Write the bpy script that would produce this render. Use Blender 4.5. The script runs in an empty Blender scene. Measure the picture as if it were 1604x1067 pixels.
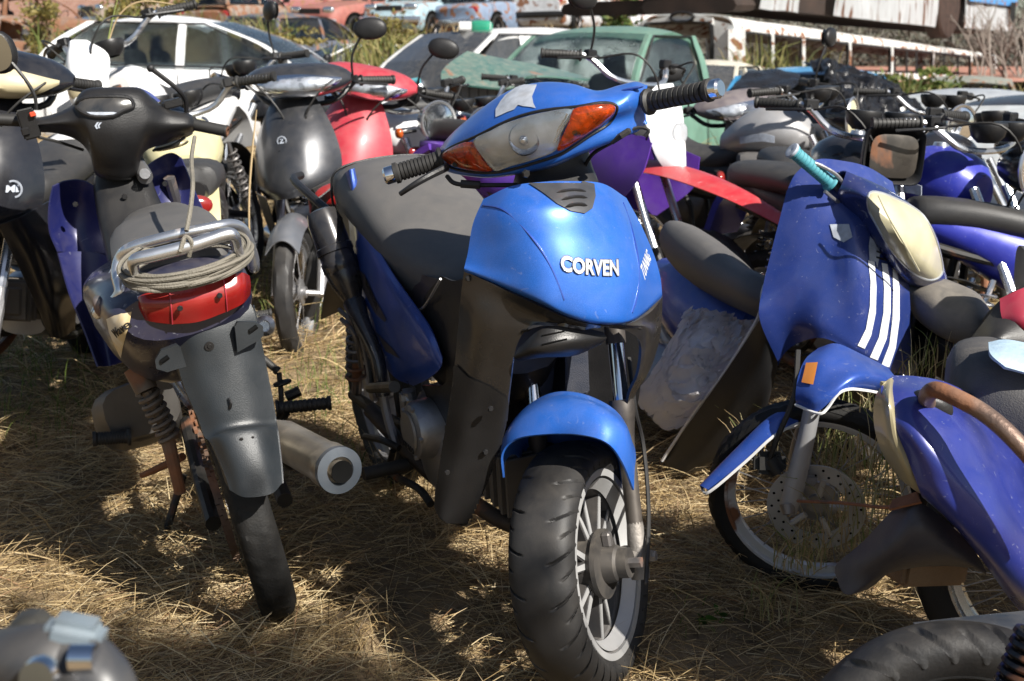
import bpy, bmesh, math, random
import numpy as np
from mathutils import Vector as V, Matrix, Quaternion, noise
from mathutils.bvhtree import BVHTree
rad=math.radians
S=bpy.context.scene; COL=S.collection
# ---------------------------------------------------------------- camera
FL=2000.0; CXP=802.0; CYP=533.5; PIT=math.atan(443.5/FL); CAMP=V((0,0,1.25))
cd=bpy.data.cameras.new('camera'); cam=bpy.data.objects.new('camera',cd); COL.objects.link(cam)
cam.location=CAMP; cam.rotation_euler=(math.pi/2-PIT,0,0)
cd.sensor_width=36; cd.lens=FL/1604*36; cd.clip_end=600; cd.clip_start=.05
cd.dof.use_dof=True; cd.dof.focus_distance=2.45; cd.dof.aperture_fstop=7.5
S.camera=cam
# ---------------------------------------------------------------- sky, sun
SUN_AZ=V((0.68,-0.73,0)).normalized(); SUN_EL=rad(40)
w=bpy.data.worlds.new('World'); S.world=w; w.use_nodes=True
nt=w.node_tree; nt.nodes.clear()
sk=nt.nodes.new('ShaderNodeTexSky'); sk.sky_type='NISHITA'; sk.sun_disc=False
sk.sun_elevation=SUN_EL; sk.sun_rotation=math.atan2(SUN_AZ.x,SUN_AZ.y)
bg=nt.nodes.new('ShaderNodeBackground'); bg.inputs[1].default_value=.05
wo=nt.nodes.new('ShaderNodeOutputWorld'); nt.links.new(sk.outputs[0],bg.inputs[0]); nt.links.new(bg.outputs[0],wo.inputs[0])
sl=bpy.data.lights.new('sun','SUN'); sl.energy=5; sl.angle=rad(.53); sl.color=(1,.955,.88)
so=bpy.data.objects.new('sun',sl); COL.objects.link(so)
sdir=V((SUN_AZ.x*math.cos(SUN_EL),SUN_AZ.y*math.cos(SUN_EL),math.sin(SUN_EL)))
so.rotation_euler=sdir.to_track_quat('Z','Y').to_euler(); so.location=(5,-5,8)
S.view_settings.view_transform='Standard'; S.view_settings.look='None'; S.view_settings.exposure=.85; S.view_settings.gamma=1
S.render.engine='CYCLES'
S.render.resolution_x=1024; S.render.resolution_y=681
# ---------------------------------------------------------------- rays and frames
FW=V((0,math.cos(PIT),-math.sin(PIT))); UP=V((0,math.sin(PIT),math.cos(PIT))); RT=V((1,0,0))
def ray(px,py): return FW+RT*((px-CXP)/FL)+UP*((CYP-py)/FL)
def PY(px,py,Y): r=ray(px,py); return CAMP+r*(Y/r.y)
SLO=.06
def gz(x,y):
    base=SLO*(min(max(y,-2),9)-2.3); t=min(1,max(0,(y-21)/13)); base+=1.55*t*t*(3-2*t)*min(1,max(0,(.105*y-x)/1.6+.5))
    return base+.018*noise.noise(V((x*1.3,y*1.3,0)))+.03*noise.noise(V((x*.4,y*.4,5)))
def PG(px,py):
    r=ray(px,py); t=(-SLO*2.3-CAMP.z)/(r.z-SLO*r.y); return CAMP+r*t
class Fr:
    def __init__(s,o,az,lean=0,pitch=0):
        s.o=V(o); a=rad(az); F0=V((math.sin(a),-math.cos(a),0)); R0=F0.cross(V((0,0,1))); Z=V((0,0,1))
        l=rad(lean); U1=Z*math.cos(l)+R0*math.sin(l); R1=R0*math.cos(l)-Z*math.sin(l)
        q=rad(pitch); F1=F0*math.cos(q)+U1*math.sin(q); U2=U1*math.cos(q)-F0*math.sin(q)
        s.R,s.F,s.U=R1,F1,U2
        s.M=Matrix(((R1.x,F1.x,U2.x,s.o.x),(R1.y,F1.y,U2.y,s.o.y),(R1.z,F1.z,U2.z,s.o.z),(0,0,0,1)))
    def w(s,x,y,z): return s.o+s.R*x+s.F*y+s.U*z
    def _k(s,n,px,py,c):
        r=ray(px,py); return CAMP+r*((c+(s.o-CAMP).dot(n))/r.dot(n))
    def s(s,px,py,c): return s._k(s.R,px,py,c)
    def f(s,px,py,c): return s._k(s.F,px,py,c)
    def u(s,px,py,c): return s._k(s.U,px,py,c)
    def loc(s,p): d=p-s.o; return V((d.dot(s.R),d.dot(s.F),d.dot(s.U)))
# ---------------------------------------------------------------- materials
MATS={}
def N(nt,t,**k):
    n=nt.nodes.new(t)
    for a,b in k.items(): setattr(n,a,b)
    return n
def mat(name,col,rough=.5,metal=0,dust=.0,bump=0,bscale=60,var=.12,vscale=9,coat=0,trans=0,rust=0,alpha=1,flake=0,scr=0,sheen=0,spec=.5,col2=None,c2=.5,streak=False):
    if name in MATS: return MATS[name]
    m=bpy.data.materials.new(name); m.use_nodes=True; nt=m.node_tree; L=nt.links.new
    P=nt.nodes['Principled BSDF']; tc=N(nt,'ShaderNodeTexCoord')
    def noi(sc,det=4,dist=0,off=0):
        n=N(nt,'ShaderNodeTexNoise'); n.inputs['Scale'].default_value=sc; n.inputs['Detail'].default_value=det; n.inputs['Distortion'].default_value=dist
        if streak:
            mp=N(nt,'ShaderNodeMapping'); mp.inputs['Scale'].default_value=(1,1,.18); L(tc.outputs['Object'],mp.inputs[0]); L(mp.outputs[0],n.inputs[0])
        else: L(tc.outputs['Object'],n.inputs[0])
        return n
    def mr(s,a,b,c,d):
        r=N(nt,'ShaderNodeMapRange'); L(s,r.inputs[0])
        for i,v in enumerate((a,b,c,d)): r.inputs[i+1].default_value=v
        return r.outputs[0]
    def mixc(f,a,b):
        x=N(nt,'ShaderNodeMix',data_type='RGBA')
        if isinstance(f,(int,float)): x.inputs[0].default_value=f
        else: L(f,x.inputs[0])
        for i,c in ((6,a),(7,b)):
            if isinstance(c,tuple): x.inputs[i].default_value=(*c[:3],1)
            else: L(c,x.inputs[i])
        return x.outputs[2]
    n1=noi(vscale,5)
    c=mixc(mr(n1.outputs[0],.3,.7,0,1),tuple(v*(1-var) for v in col),tuple(min(1,v*(1+var)+.004) for v in col))
    if col2: c=mixc(mr(noi(vscale*.7,6,.6).outputs[0],c2-.04,c2+.04,0,1),c,col2)
    R=mr(n1.outputs[0],.3,.7,max(0,rough-.08),min(1,rough+.08))
    if flake:
        vo=N(nt,'ShaderNodeTexNoise'); vo.inputs['Scale'].default_value=900; L(tc.outputs['Object'],vo.inputs[0])
        c=mixc(mr(vo.outputs[0],.45,.7,0,flake),c,tuple(min(1,v*1.8+.06) for v in col))
    if scr:
        vn=noi(26,9,4.0); f=mr(vn.outputs[0],.66,.70,0,scr); c=mixc(f,c,(.55,.56,.58))
    if rust:
        rn=noi(5,9,.4); f=mr(rn.outputs[0],.62-rust*.25,.68-rust*.25,0,1); rc=mixc(noi(30,4).outputs[0],(.09,.03,.012),(.3,.12,.05))
        c=mixc(f,c,rc); R2=N(nt,'ShaderNodeMix'); L(f,R2.inputs[0]); L(R,R2.inputs[2]); R2.inputs[3].default_value=.85; R=R2.outputs[0]
        if metal:
            mm=mr(f,0,1,metal,0.1); L(mm,P.inputs['Metallic'])
    if dust:
        g=N(nt,'ShaderNodeNewGeometry'); sx=N(nt,'ShaderNodeSeparateXYZ'); L(g.outputs['Normal'],sx.inputs[0])
        up=mr(sx.outputs[2],-.2,1,.25,1); dn=noi(22,7,.8); d2=mr(dn.outputs[0],.3,.75,.15,1)
        mu=N(nt,'ShaderNodeMath',operation='MULTIPLY'); L(up,mu.inputs[0]); L(d2,mu.inputs[1])
        m3=N(nt,'ShaderNodeMath',operation='MULTIPLY'); L(mu.outputs[0],m3.inputs[0]); m3.inputs[1].default_value=dust
        c=mixc(m3.outputs[0],c,(.36,.31,.25))
        ra=N(nt,'ShaderNodeMix'); L(m3.outputs[0],ra.inputs[0]); L(R,ra.inputs[2]); ra.inputs[3].default_value=.9; R=ra.outputs[0]
    L(c,P.inputs['Base Color']); L(R,P.inputs['Roughness'])
    if not(rust and metal): P.inputs['Metallic'].default_value=metal
    P.inputs['Specular IOR Level'].default_value=spec
    P.inputs['Coat Weight'].default_value=coat; P.inputs['Coat Roughness'].default_value=.12
    P.inputs['Transmission Weight'].default_value=trans
    if sheen: P.inputs['Sheen Weight'].default_value=sheen
    if alpha<1:
        P.inputs['Alpha'].default_value=alpha
    if bump:
        b=N(nt,'ShaderNodeBump'); b.inputs['Strength'].default_value=bump; b.inputs['Distance'].default_value=.01
        L(noi(bscale,6).outputs[0],b.inputs['Height']); L(b.outputs[0],P.inputs['Normal'])
    MATS[name]=m; return m
BLUE=mat('blue_paint',(.010,.115,.50),.34,.3,dust=.16,coat=.4,flake=.3,scr=.12,var=.06)
BLUE2=mat('deep_blue_paint',(.010,.060,.33),.34,.3,dust=.14,coat=.35,flake=.25,scr=.15)
NAVY=mat('navy_plastic',(.006,.010,.085),.35,.1,dust=.14,scr=.1)
INDIGO=mat('indigo_paint',(.02,.03,.34),.34,.2,dust=.12,coat=.3,scr=.15)
CHAR=mat('charcoal_plastic',(.011,.011,.012),.42,dust=.045,spec=.4,bump=.08,bscale=300)
SOOT=mat('dirty_black_paint',(.015,.014,.014),.28,dust=.2,coat=.2)
BLK=mat('black_plastic',(.008,.008,.009),.42,dust=.04,spec=.4,bump=.1,bscale=260)
BLKG=mat('gloss_black_paint',(.008,.009,.013),.2,dust=.06,coat=.6)
GRAYP=mat('grey_paint',(.028,.031,.038),.30,.4,dust=.12,coat=.3,flake=.3)
RUB=mat('tyre_rubber',(.016,.016,.017),.55,dust=.10,spec=.4,bump=.05,bscale=300)
RUBS=mat('dusty_sidewall_rubber',(.05,.046,.042),.78,dust=.75,bump=.2,bscale=160)
RUBD=mat('dark_tyre_rubber',(.007,.007,.007),.65,dust=.04,spec=.3,bump=.15,bscale=200)
VIN=mat('seat_vinyl',(.085,.082,.080),.55,dust=.10,bump=.14,bscale=420,var=.08,vscale=4)
VIND=mat('dark_seat_vinyl',(.022,.022,.023),.5,dust=.07,bump=.14,bscale=420,var=.08,vscale=4)
CHR=mat('chrome',(.66,.67,.69),.26,.9,dust=.12,rust=.05)
CHRC=mat('clean_chrome',(.8,.8,.82),.1,1,dust=.05)
ALU=mat('cast_aluminium',(.36,.36,.37),.4,.8,dust=.2,bump=.1,bscale=150)
ALUL=mat('bright_aluminium',(.50,.50,.50),.42,.4,dust=.2)
STEEL=mat('dull_steel',(.2,.19,.19),.45,.8,dust=.3,rust=.25)
RUST=mat('rusty_steel',(.12,.06,.035),.8,.2,rust=.9,bump=.3,bscale=90)
RUSTM=mat('brown_fork_tube',(.055,.047,.042),.5,.4,rust=0,var=.4,dust=.25)
FRAMEM=mat('frame_black_steel',(.010,.010,.010),.45,.3,dust=.06,rust=.12)
AMB=mat('amber_lens',(.55,.10,.01),.15,0,dust=.12,coat=.6,trans=.25,var=.3,vscale=30)
REDL=mat('red_lens',(.30,.008,.008),.2,0,dust=.2,coat=.5,trans=.1,var=.25)
YEL=mat('yellowed_lens',(.50,.46,.30),.35,0,dust=.25,coat=.4,var=.2,scr=.2)
YELD=mat('dirty_yellowed_lens',(.42,.36,.22),.4,0,dust=.35,coat=.3,var=.2)
CLR=mat('clear_lens',(.9,.92,.95),.08,0,trans=1.0,var=.02,dust=.22)
REFL=mat('lamp_reflector',(.62,.64,.66),.22,.9,var=.15,vscale=30)
WHT=mat('white_paint',(.78,.79,.80),.35,dust=.18,coat=.3)
WHTD=mat('dusty_white_paint',(.66,.66,.66),.45,dust=.3,coat=.1,var=.08)
WHTR=mat('rusting_white_paint',(.62,.63,.64),.6,dust=.3,rust=.22,var=.1)
WSTK=mat('worn_white_sticker',(.36,.40,.47),.6,dust=.35,var=.2,vscale=60)
RED=mat('red_paint',(.48,.018,.03),.32,dust=.22,coat=.4,scr=.3)
REDP=mat('sun_faded_red_paint',(.40,.025,.045),.4,dust=.2,coat=.3)
PURP=mat('purple_plastic',(.075,.018,.27),.4,dust=.15)
TEAL=mat('teal_rubber_grip',(.05,.28,.34),.55,dust=.25)
MIR=mat('mirror_glass',(.85,.87,.9),.03,1,var=.01)
RUBG=mat('grip_rubber',(.011,.011,.011),.6,dust=.08)
# ---------------------------------------------------------------- mesh helpers
def B(): return bmesh.new()
def cr(P,n,closed=False):
    """catmull-rom through P, n steps per span"""
    m=len(P); out=[]
    spans=m if closed else m-1
    for i in range(spans):
        if closed: a,b,c,d=P[(i-1)%m],P[i],P[(i+1)%m],P[(i+2)%m]
        else:
            b,c=P[i],P[i+1]; a=P[i-1] if i else b*2-c; d=P[i+2] if i+2<m else c*2-b
        for k in range(n):
            t=k/n; out.append(.5*((2*b)+(c-a)*t+(2*a-5*b+4*c-d)*t*t+(3*b-a-3*c+d)*t**3))
    if not closed: out.append(P[-1].copy())
    return out
def grid(b,rows,cu=False,cv=False):
    vs=[[b.verts.new(p) for p in r] for r in rows]; n=len(vs); m=len(vs[0])
    for i in range(n if cu else n-1):
        for j in range(m if cv else m-1):
            try: b.faces.new((vs[i][j],vs[i][(j+1)%m],vs[(i+1)%n][(j+1)%m],vs[(i+1)%n][j]))
            except ValueError: pass
    return vs
def surf(ctrl,n=5,m=5):
    rows=[cr([V(p) for p in r],m) for r in ctrl]
    cols=list(zip(*rows)); cols=[cr(list(c),n) for c in cols]
    return [list(r) for r in zip(*cols)]
def patch(b,ctrl,n=5,m=5,th=.004,mir=None):
    G=surf(ctrl,n,m); a,c=len(G),len(G[0])
    def side(G):
        nn=[]
        for i in range(a):
            r=[]
            for j in range(c):
                u=G[min(i+1,a-1)][j]-G[max(i-1,0)][j]; v=G[i][min(j+1,c-1)]-G[i][max(j-1,0)]
                k=u.cross(v); r.append(k.normalized() if k.length>1e-12 else V((0,0,0)))
            nn.append(r)
        return nn
    if th:
        nn=side(G); H=[[G[i][j]-nn[i][j]*th for j in range(c)] for i in range(a)]
        v1=grid(b,G); v2=grid(b,H)
        bd=[(i,0) for i in range(a)]+[(a-1,j) for j in range(1,c)]+[(i,c-1) for i in range(a-2,-1,-1)]+[(0,j) for j in range(c-2,0,-1)]
        for k in range(len(bd)):
            p,q=bd[k],bd[(k+1)%len(bd)]
            try: b.faces.new((v1[p[0]][p[1]],v1[q[0]][q[1]],v2[q[0]][q[1]],v2[p[0]][p[1]]))
            except ValueError: pass
    else: grid(b,G)
    return b
def loft(b,secs,n=3,cap=True):
    """secs: closed loops with equal counts; interpolated along"""
    cols=[cr([V(p) for p in c],n) for c in zip(*secs)]
    rows=[list(r) for r in zip(*cols)]
    vs=grid(b,rows,cv=True)
    if cap:
        for r in (vs[0],vs[-1]):
            try: b.faces.new(r)
            except ValueError: pass
def oval(c,ax,ay,rx,ry,n=20,p=2.0,ry2=None):
    """superellipse loop; ry upwards, ry2 downwards"""
    out=[]
    for i in range(n):
        t=2*math.pi*i/n; cx,sy=math.cos(t),math.sin(t)
        X=math.copysign(abs(cx)**(2/p),cx)*rx; Y=math.copysign(abs(sy)**(2/p),sy)*(ry if sy>0 or ry2 is None else ry2)
        out.append(c+ax*X+ay*Y)
    return out
def tube(b,pts,r,n=8,sm=4,closed=False,cap=True):
    P=[V(p) for p in pts]
    R=list(r) if isinstance(r,(list,tuple)) else [r]*len(P)
    if sm>1 and len(P)>2:
        RR=cr([V((x,0,0)) for x in R],sm,closed); P=cr(P,sm,closed); R=[max(x.x,1e-4) for x in RR]
    up=V((0,0,1)); m=len(P); rows=[]; prev=None
    for i,p in enumerate(P):
        if closed: t=P[(i+1)%m]-P[i-1]
        else: t=P[min(i+1,m-1)]-P[max(i-1,0)]
        if t.length<1e-9: t=V((0,0,1))
        t.normalize()
        if prev is None:
            a=t.orthogonal().normalized()
        else:
            a=prev-t*prev.dot(t)
            a=a.normalized() if a.length>1e-6 else t.orthogonal().normalized()
        prev=a; c=t.cross(a)
        rows.append([p+(a*math.cos(2*math.pi*k/n)+c*math.sin(2*math.pi*k/n))*R[i] for k in range(n)])
    vs=grid(b,rows,cu=closed,cv=True)
    if cap and not closed:
        for q in (vs[0],vs[-1]):
            try: b.faces.new(q)
            except ValueError: pass
def lathe(b,prof,c,ax,n=32,cap=False,a0=0,a1=None):
    ax=V(ax).normalized(); a=ax.orthogonal().normalized(); d=ax.cross(a); c=V(c)
    full=a1 is None
    K=n if full else n+1
    rows=[]
    for k in range(K):
        t=a0+(2*math.pi if full else (a1-a0))*k/n; e=a*math.cos(t)+d*math.sin(t)
        rows.append([c+e*r+ax*h for r,h in prof])
    vs=grid(b,rows,cu=full)
    if cap and full:
        for j in (0,-1):
            if prof[j][0]>1e-5:
                try: b.faces.new([r[j] for r in vs])
                except ValueError: pass
def box(b,c,sz,rot=None,bev=.004,seg=1):
    r=bmesh.ops.create_cube(b,size=1); vs=r['verts']; M=Matrix.Diagonal((*sz,1))
    if rot is not None: M=rot.to_4x4()@M
    M=Matrix.Translation(V(c))@M
    bmesh.ops.transform(b,matrix=M,verts=vs)
    if bev:
        es=list({e for v in vs for e in v.link_edges}); bmesh.ops.bevel(b,geom=es,offset=min(bev,min(sz)*.3),segments=seg,affect='EDGES')
def axes(x,y,z): return Matrix((x,y,z)).transposed()
def blob(b,c,ax,ay,az,p=2.3,n=20,m=12):
    """superellipsoid with half-axis vectors"""
    rows=[]
    for i in range(m+1):
        f=-math.pi/2+math.pi*i/m; cz=math.copysign(abs(math.sin(f))**(2/p),math.sin(f)); cr_=abs(math.cos(f))**(2/p)
        rows.append([V(c)+az*cz+ax*(cr_*math.copysign(abs(math.cos(t))**(2/p),math.cos(t)))+ay*(cr_*math.copysign(abs(math.sin(t))**(2/p),math.sin(t))) for t in [2*math.pi*k/n for k in range(n)]])
    grid(b,rows,cv=True)
def bolt(b,c,ax,r=.008,h=.006): lathe(b,[(0,h),(r*.8,h),(r,h*.6),(r,0)],c,ax,6)
def spring(b,p,q,r,rw,turns,n=12):
    p,q=V(p),V(q); ax=(q-p).normalized(); a=ax.orthogonal().normalized(); c=ax.cross(a); K=int(turns*n)
    tube(b,[p+(q-p)*(k/K)+(a*math.cos(2*math.pi*k/n)+c*math.sin(2*math.pi*k/n))*r for k in range(K+1)],rw,6,1)
def mirror_x(b,fr):
    """copies the geometry to the other side of the frame's middle plane"""
    g=bmesh.ops.duplicate(b,geom=b.verts[:]+b.edges[:]+b.faces[:])
    vs=[x for x in g['geom'] if isinstance(x,bmesh.types.BMVert)]; fs=[x for x in g['geom'] if isinstance(x,bmesh.types.BMFace)]
    for v in vs: v.co=v.co-fr.R*(2*(v.co-fr.o).dot(fr.R))
    bmesh.ops.reverse_faces(b,faces=fs)
def text_bm(b,s,o,xd,yd,size,ext=.0015,shear=0,bvh=None,off=.002,bold=0,nf=None):
    """raised lettering, each vertex laid onto the surface bvh along the normal"""
    cu=bpy.data.curves.new('t','FONT'); cu.body=s; cu.size=size; cu.extrude=ext; cu.shear=shear; cu.align_x='CENTER'; cu.align_y='CENTER'; cu.resolution_u=3; cu.offset=bold
    ob=bpy.data.objects.new('t',cu); COL.objects.link(ob); dg=bpy.context.evaluated_depsgraph_get(); me=bpy.data.meshes.new_from_object(ob.evaluated_get(dg))
    bpy.data.objects.remove(ob); xd=V(xd).normalized(); nn=xd.cross(V(yd)).normalized(); yd=nn.cross(xd)
    n0=len(b.verts); b.from_mesh(me); b.verts.ensure_lookup_table(); bpy.data.meshes.remove(me)
    for v in b.verts[n0:]:
        p=V(o)+xd*v.co.x+yd*v.co.y; h=v.co.z
        if bvh:
            hit=bvh.ray_cast(p+nn*.08,-nn)
            if hit[0]: p=hit[0]+nn*off
        v.co=p+nn*h
def bvh_of(b):
    b.normal_update(); return BVHTree.FromBMesh(b)
def decal(b,bvh,poly,off=.0015,res=14):
    """sticker cut to an outline of rays and laid on the surface as its own thin skin"""
    xs=[p[0] for p in poly]; ys=[p[1] for p in poly]; x0,x1,y0,y1=min(xs),max(xs),min(ys),max(ys)
    t=B(); vs=[t.verts.new((x,y,0)) for x,y in poly]; t.faces.new(vs)
    for k in range(1,res):
        for co,no in (((x0+(x1-x0)*k/res,0,0),(1,0,0)),((0,y0+(y1-y0)*k/res,0),(0,1,0))):
            bmesh.ops.bisect_plane(t,geom=t.verts[:]+t.edges[:]+t.faces[:],plane_co=co,plane_no=no)
    mp={}
    for v in t.verts:
        r=ray(v.co.x,v.co.y).normalized(); h=bvh.ray_cast(CAMP,r)
        if h[0]:
            nn=h[1] if h[1].dot(r)<0 else -h[1]
            mp[v]=b.verts.new(h[0]+nn*off)
    for f in t.faces:
        if all(v in mp for v in f.verts):
            q=[mp[v] for v in f.verts]
            if max((a.co-q[0].co).length for a in q)<.12: b.faces.new(q)
    t.free()
# ---------------------------------------------------------------- things and parts
ROOT={}
def tag(o,label=None,cat=None,group=None,kind=None):
    if label: o['label']=label
    if cat: o['category']=cat
    if group: o['group']=group
    if kind: o['kind']=kind
    return o
def thing(name,label,cat,M=None,group=None):
    if isinstance(M,Fr): M=M.M
    if M is None: M=Matrix.Identity(4)
    o=bpy.data.objects.new(name,None); o.empty_display_size=.1; COL.objects.link(o); o.matrix_world=M; ROOT[o.name]=M.inverted()
    return tag(o,label,cat,group)
def part(T,name,b,m,label=None,smooth=True,ang=35,split=False):
    """mesh from world coordinates, as a child of T"""
    inv=ROOT[T.name]; b.normal_update()
    if split:
        b.verts.index_update(); seen=set(); comps=[]
        for v in b.verts:
            if v in seen: continue
            st=[v]; seen.add(v); cc=[]
            while st:
                x=st.pop(); cc.append(x)
                for e in x.link_edges:
                    y=e.other_vert(x)
                    if y not in seen: seen.add(y); st.append(y)
            lo=V([min(x.co[i] for x in cc) for i in range(3)]); hi=V([max(x.co[i] for x in cc) for i in range(3)]); comps.append([lo,hi,cc])
        ch=True
        while ch:
            ch=False
            for i in range(len(comps)):
                for j in range(i+1,len(comps)):
                    A,C=comps[i],comps[j]
                    if all(A[0][k]-.003<=C[1][k] and C[0][k]-.003<=A[1][k] for k in range(3)):
                        comps[i]=[V([min(A[0][k],C[0][k]) for k in range(3)]),V([max(A[1][k],C[1][k]) for k in range(3)]),A[2]+C[2]]; del comps[j]; ch=True; break
                if ch: break
        if len(comps)>1:
            out=[]
            for lo,hi,cc in comps:
                keep=set(cc); nb=b.copy(); b.verts.ensure_lookup_table(); nb.verts.ensure_lookup_table()
                idx={x.index for x in keep}; bmesh.ops.delete(nb,geom=[nb.verts[i] for i in range(len(nb.verts)) if i not in idx],context='VERTS')
                out.append(part(T,name,nb,m,label,smooth,ang))
            b.free(); return out[0]
    if inv is not None: b.transform(inv)
    bmesh.ops.recalc_face_normals(b,faces=b.faces[:])
    me=bpy.data.meshes.new(name); b.to_mesh(me); b.free(); me.materials.append(m)
    o=bpy.data.objects.new(name,me); COL.objects.link(o); o.parent=T; ROOT[o.name]=inv
    if smooth:
        me.polygons.foreach_set('use_smooth',[True]*len(me.polygons)); me.set_sharp_from_angle(angle=rad(ang))
    if label: o['label']=label
    return o
def single(name,label,cat,b,m,M=None,group=None,kind=None,ang=35):
    """a thing that is one mesh"""
    if isinstance(M,Fr): M=M.M
    if M is None: M=Matrix.Identity(4)
    b.transform(M.inverted()); bmesh.ops.recalc_face_normals(b,faces=b.faces[:])
    me=bpy.data.meshes.new(name); b.to_mesh(me); b.free(); me.materials.append(m)
    o=bpy.data.objects.new(name,me); COL.objects.link(o); o.matrix_world=M
    me.polygons.foreach_set('use_smooth',[True]*len(me.polygons)); me.set_sharp_from_angle(angle=rad(ang))
    return tag(o,label,cat,group,kind)
# ---------------------------------------------------------------- wheels
def tyre_mesh(b,C,A,R,rr,w,nt=96,ns=18,tread=None,a_ref=None):
    """toroidal tyre, section from bead to bead, grooves pressed into the tread"""
    A=V(A).normalized(); e1=(a_ref-A*a_ref.dot(A)).normalized() if a_ref is not None else A.orthogonal().normalized(); e2=A.cross(e1)
    hgt=R-rr; rows=[]
    for i in range(nt):
        th=2*math.pi*i/nt; e=e1*math.cos(th)+e2*math.sin(th); row=[]
        for j in range(ns+1):
            s=-1+2*j/ns; ph=s*math.pi*.80
            cw=math.sin(ph); ch=math.cos(ph)
            x=math.copysign(abs(cw)**.85,cw)*w; hh=(math.copysign(abs(ch)**.8,ch)+.62)/1.62
            if abs(s)>.6: x*=1-.35*(abs(s)-.6)/.4
            r=rr+hgt*max(hh,-.05)
            if tread and abs(s)<.66: r-=tread(th,s)
            row.append(V(C)+e*r+A*x)
        rows.append(row)
    grid(b,rows,cu=True)
def tread_road(n=20,d=.006,wd=.13,sk=2.3):
    def bell(x,w): x=abs(x)/w; return 0 if x>=1 else (1-x*x)**.5
    def f(th,s):
        a=abs(s)/.66; o=0 if s>0 else .5; g=0
        ph=(th*n/(2*math.pi)+sk*a**1.6*.5+o)%1-.5
        lo=.16 if int(th*n/(2*math.pi)+sk*a**1.6*.5+o)%2 else .42
        if a>lo: g=bell(ph,wd)*min(1,(a-lo)*7)*(1 if a<.9 else .9)
        q=s/.66-.05*math.sin(th*n/2)
        return d*g
    return f
def tread_block(n=40,d=.009):
    def f(th,s):
        k=int((s+1)*5); ph=(th*n/(2*math.pi)+.5*(k%2))%1
        return d if (ph<.4 or abs(((s+1)*5)%1-.5)>.36) else 0
    return f
def wheel(T,C,A,R=.28,rr=.215,w=.045,style='spoke',nt=72,ns=14,tread=None,rimm=None,tm=None,ns_=None,hubm=None,side=1,a_ref=None,tl=None):
    """wheel = hub and spokes, with tyre and rim as its sub-parts"""
    A=V(A).normalized(); C=V(C); e1=A.orthogonal().normalized(); e2=A.cross(e1)
    rimm=rimm or CHR; hb=B()
    lathe(hb,[(0,-w*1.0),(.022,-w*1.0),(.022,-w*.7),(.05,-w*.6),(.05,-w*.35),(.03,-w*.25),(.03,w*.25),(.05,w*.35),(.05,w*.6),(.022,w*.7),(.022,w*1.0),(0,w*1.0)],C,A,20)
    if style=='spoke':
        n=ns_ or 28
        for k in range(n):
            t=2*math.pi*k/n; sg=1 if k%2 else -1; t2=t+(.32 if (k//2)%2 else -.32)
            tube(hb,[C+(e1*math.cos(t)+e2*math.sin(t))*.046+A*(sg*w*.45),C+(e1*math.cos(t2)+e2*math.sin(t2))*(rr-.004)],.0016,4,1,cap=False)
    else:
        n=ns_ or 6
        for k in range(n):
            t=2*math.pi*k/n; t2=t+.12
            d=(e1*math.cos(t)+e2*math.sin(t)); d2=(e1*math.cos(t2)+e2*math.sin(t2)); q=A.cross(d)
            loft(hb,[[C+d*.03+q*.014+A*w*.4,C+d*.03-q*.014+A*w*.4,C+d*.03-q*.014-A*w*.4,C+d*.03+q*.014-A*w*.4],
                     [C+d2*(rr-.008)+q*.009+A*w*.25,C+d2*(rr-.008)-q*.009+A*w*.25,C+d2*(rr-.008)-q*.009-A*w*.25,C+d2*(rr-.008)+q*.009-A*w*.25]],1)
    W=part(T,'wheel',hb,hubm or ALU)
    b=B(); tyre_mesh(b,C,A,R,rr,w,nt,ns,tread,a_ref); part(W,'tyre',b,tm or RUB,tl,ang=30)
    b=B(); k=w*.62
    lathe(b,[(rr+.008,-k),(rr+.008,-k-.004),(rr-.004,-k-.002),(rr-.006,-k*.6),(rr-.020,-k*.4),(rr-.022,0),(rr-.020,k*.4),(rr-.006,k*.6),(rr-.004,k+.002),(rr+.008,k+.004),(rr+.008,k)],C,A,56)
    part(W,'rim',b,rimm)
    return W
def grip(b,p,q,r=.017,ridged=True):
    p,q=V(p),V(q); L=(q-p).length; ax=(q-p).normalized(); pr=[(0,0),(r*1.35,0),(r*1.35,.006),(r,.010)]
    if ridged:
        k=10
        for i in range(k):
            h=.012+(L-.024)*i/k; pr+=[(r,h),(r,h+(L-.024)/k*.7),(r*.88,h+(L-.024)/k*.78),(r*.88,h+(L-.024)/k*.95)]
    pr+=[(r,L-.01),(r*1.15,L-.008),(r*1.15,L),(0,L)]
    lathe(b,pr,p,ax,16)
def mirror_part(T,stem,c,ax,ay,nrm,stemr=.005,shell=BLK,glass=MIR,name='mirror'):
    """round-backed mirror: shell facing -nrm, glass facing nrm"""
    b=B(); tube(b,stem,stemr,6,4); blob(b,V(c)-nrm*.008,ax,ay,nrm*.022,2.2); o=part(T,name,b,shell)
    b=B(); n=nrm.normalized()
    lp=oval(V(c)+n*.0145,ax*.88,ay*.88,1,1,20,2.3); b.faces.new([b.verts.new(p) for p in lp]); part(o,'glass',b,glass,smooth=False)
    return o
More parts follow.
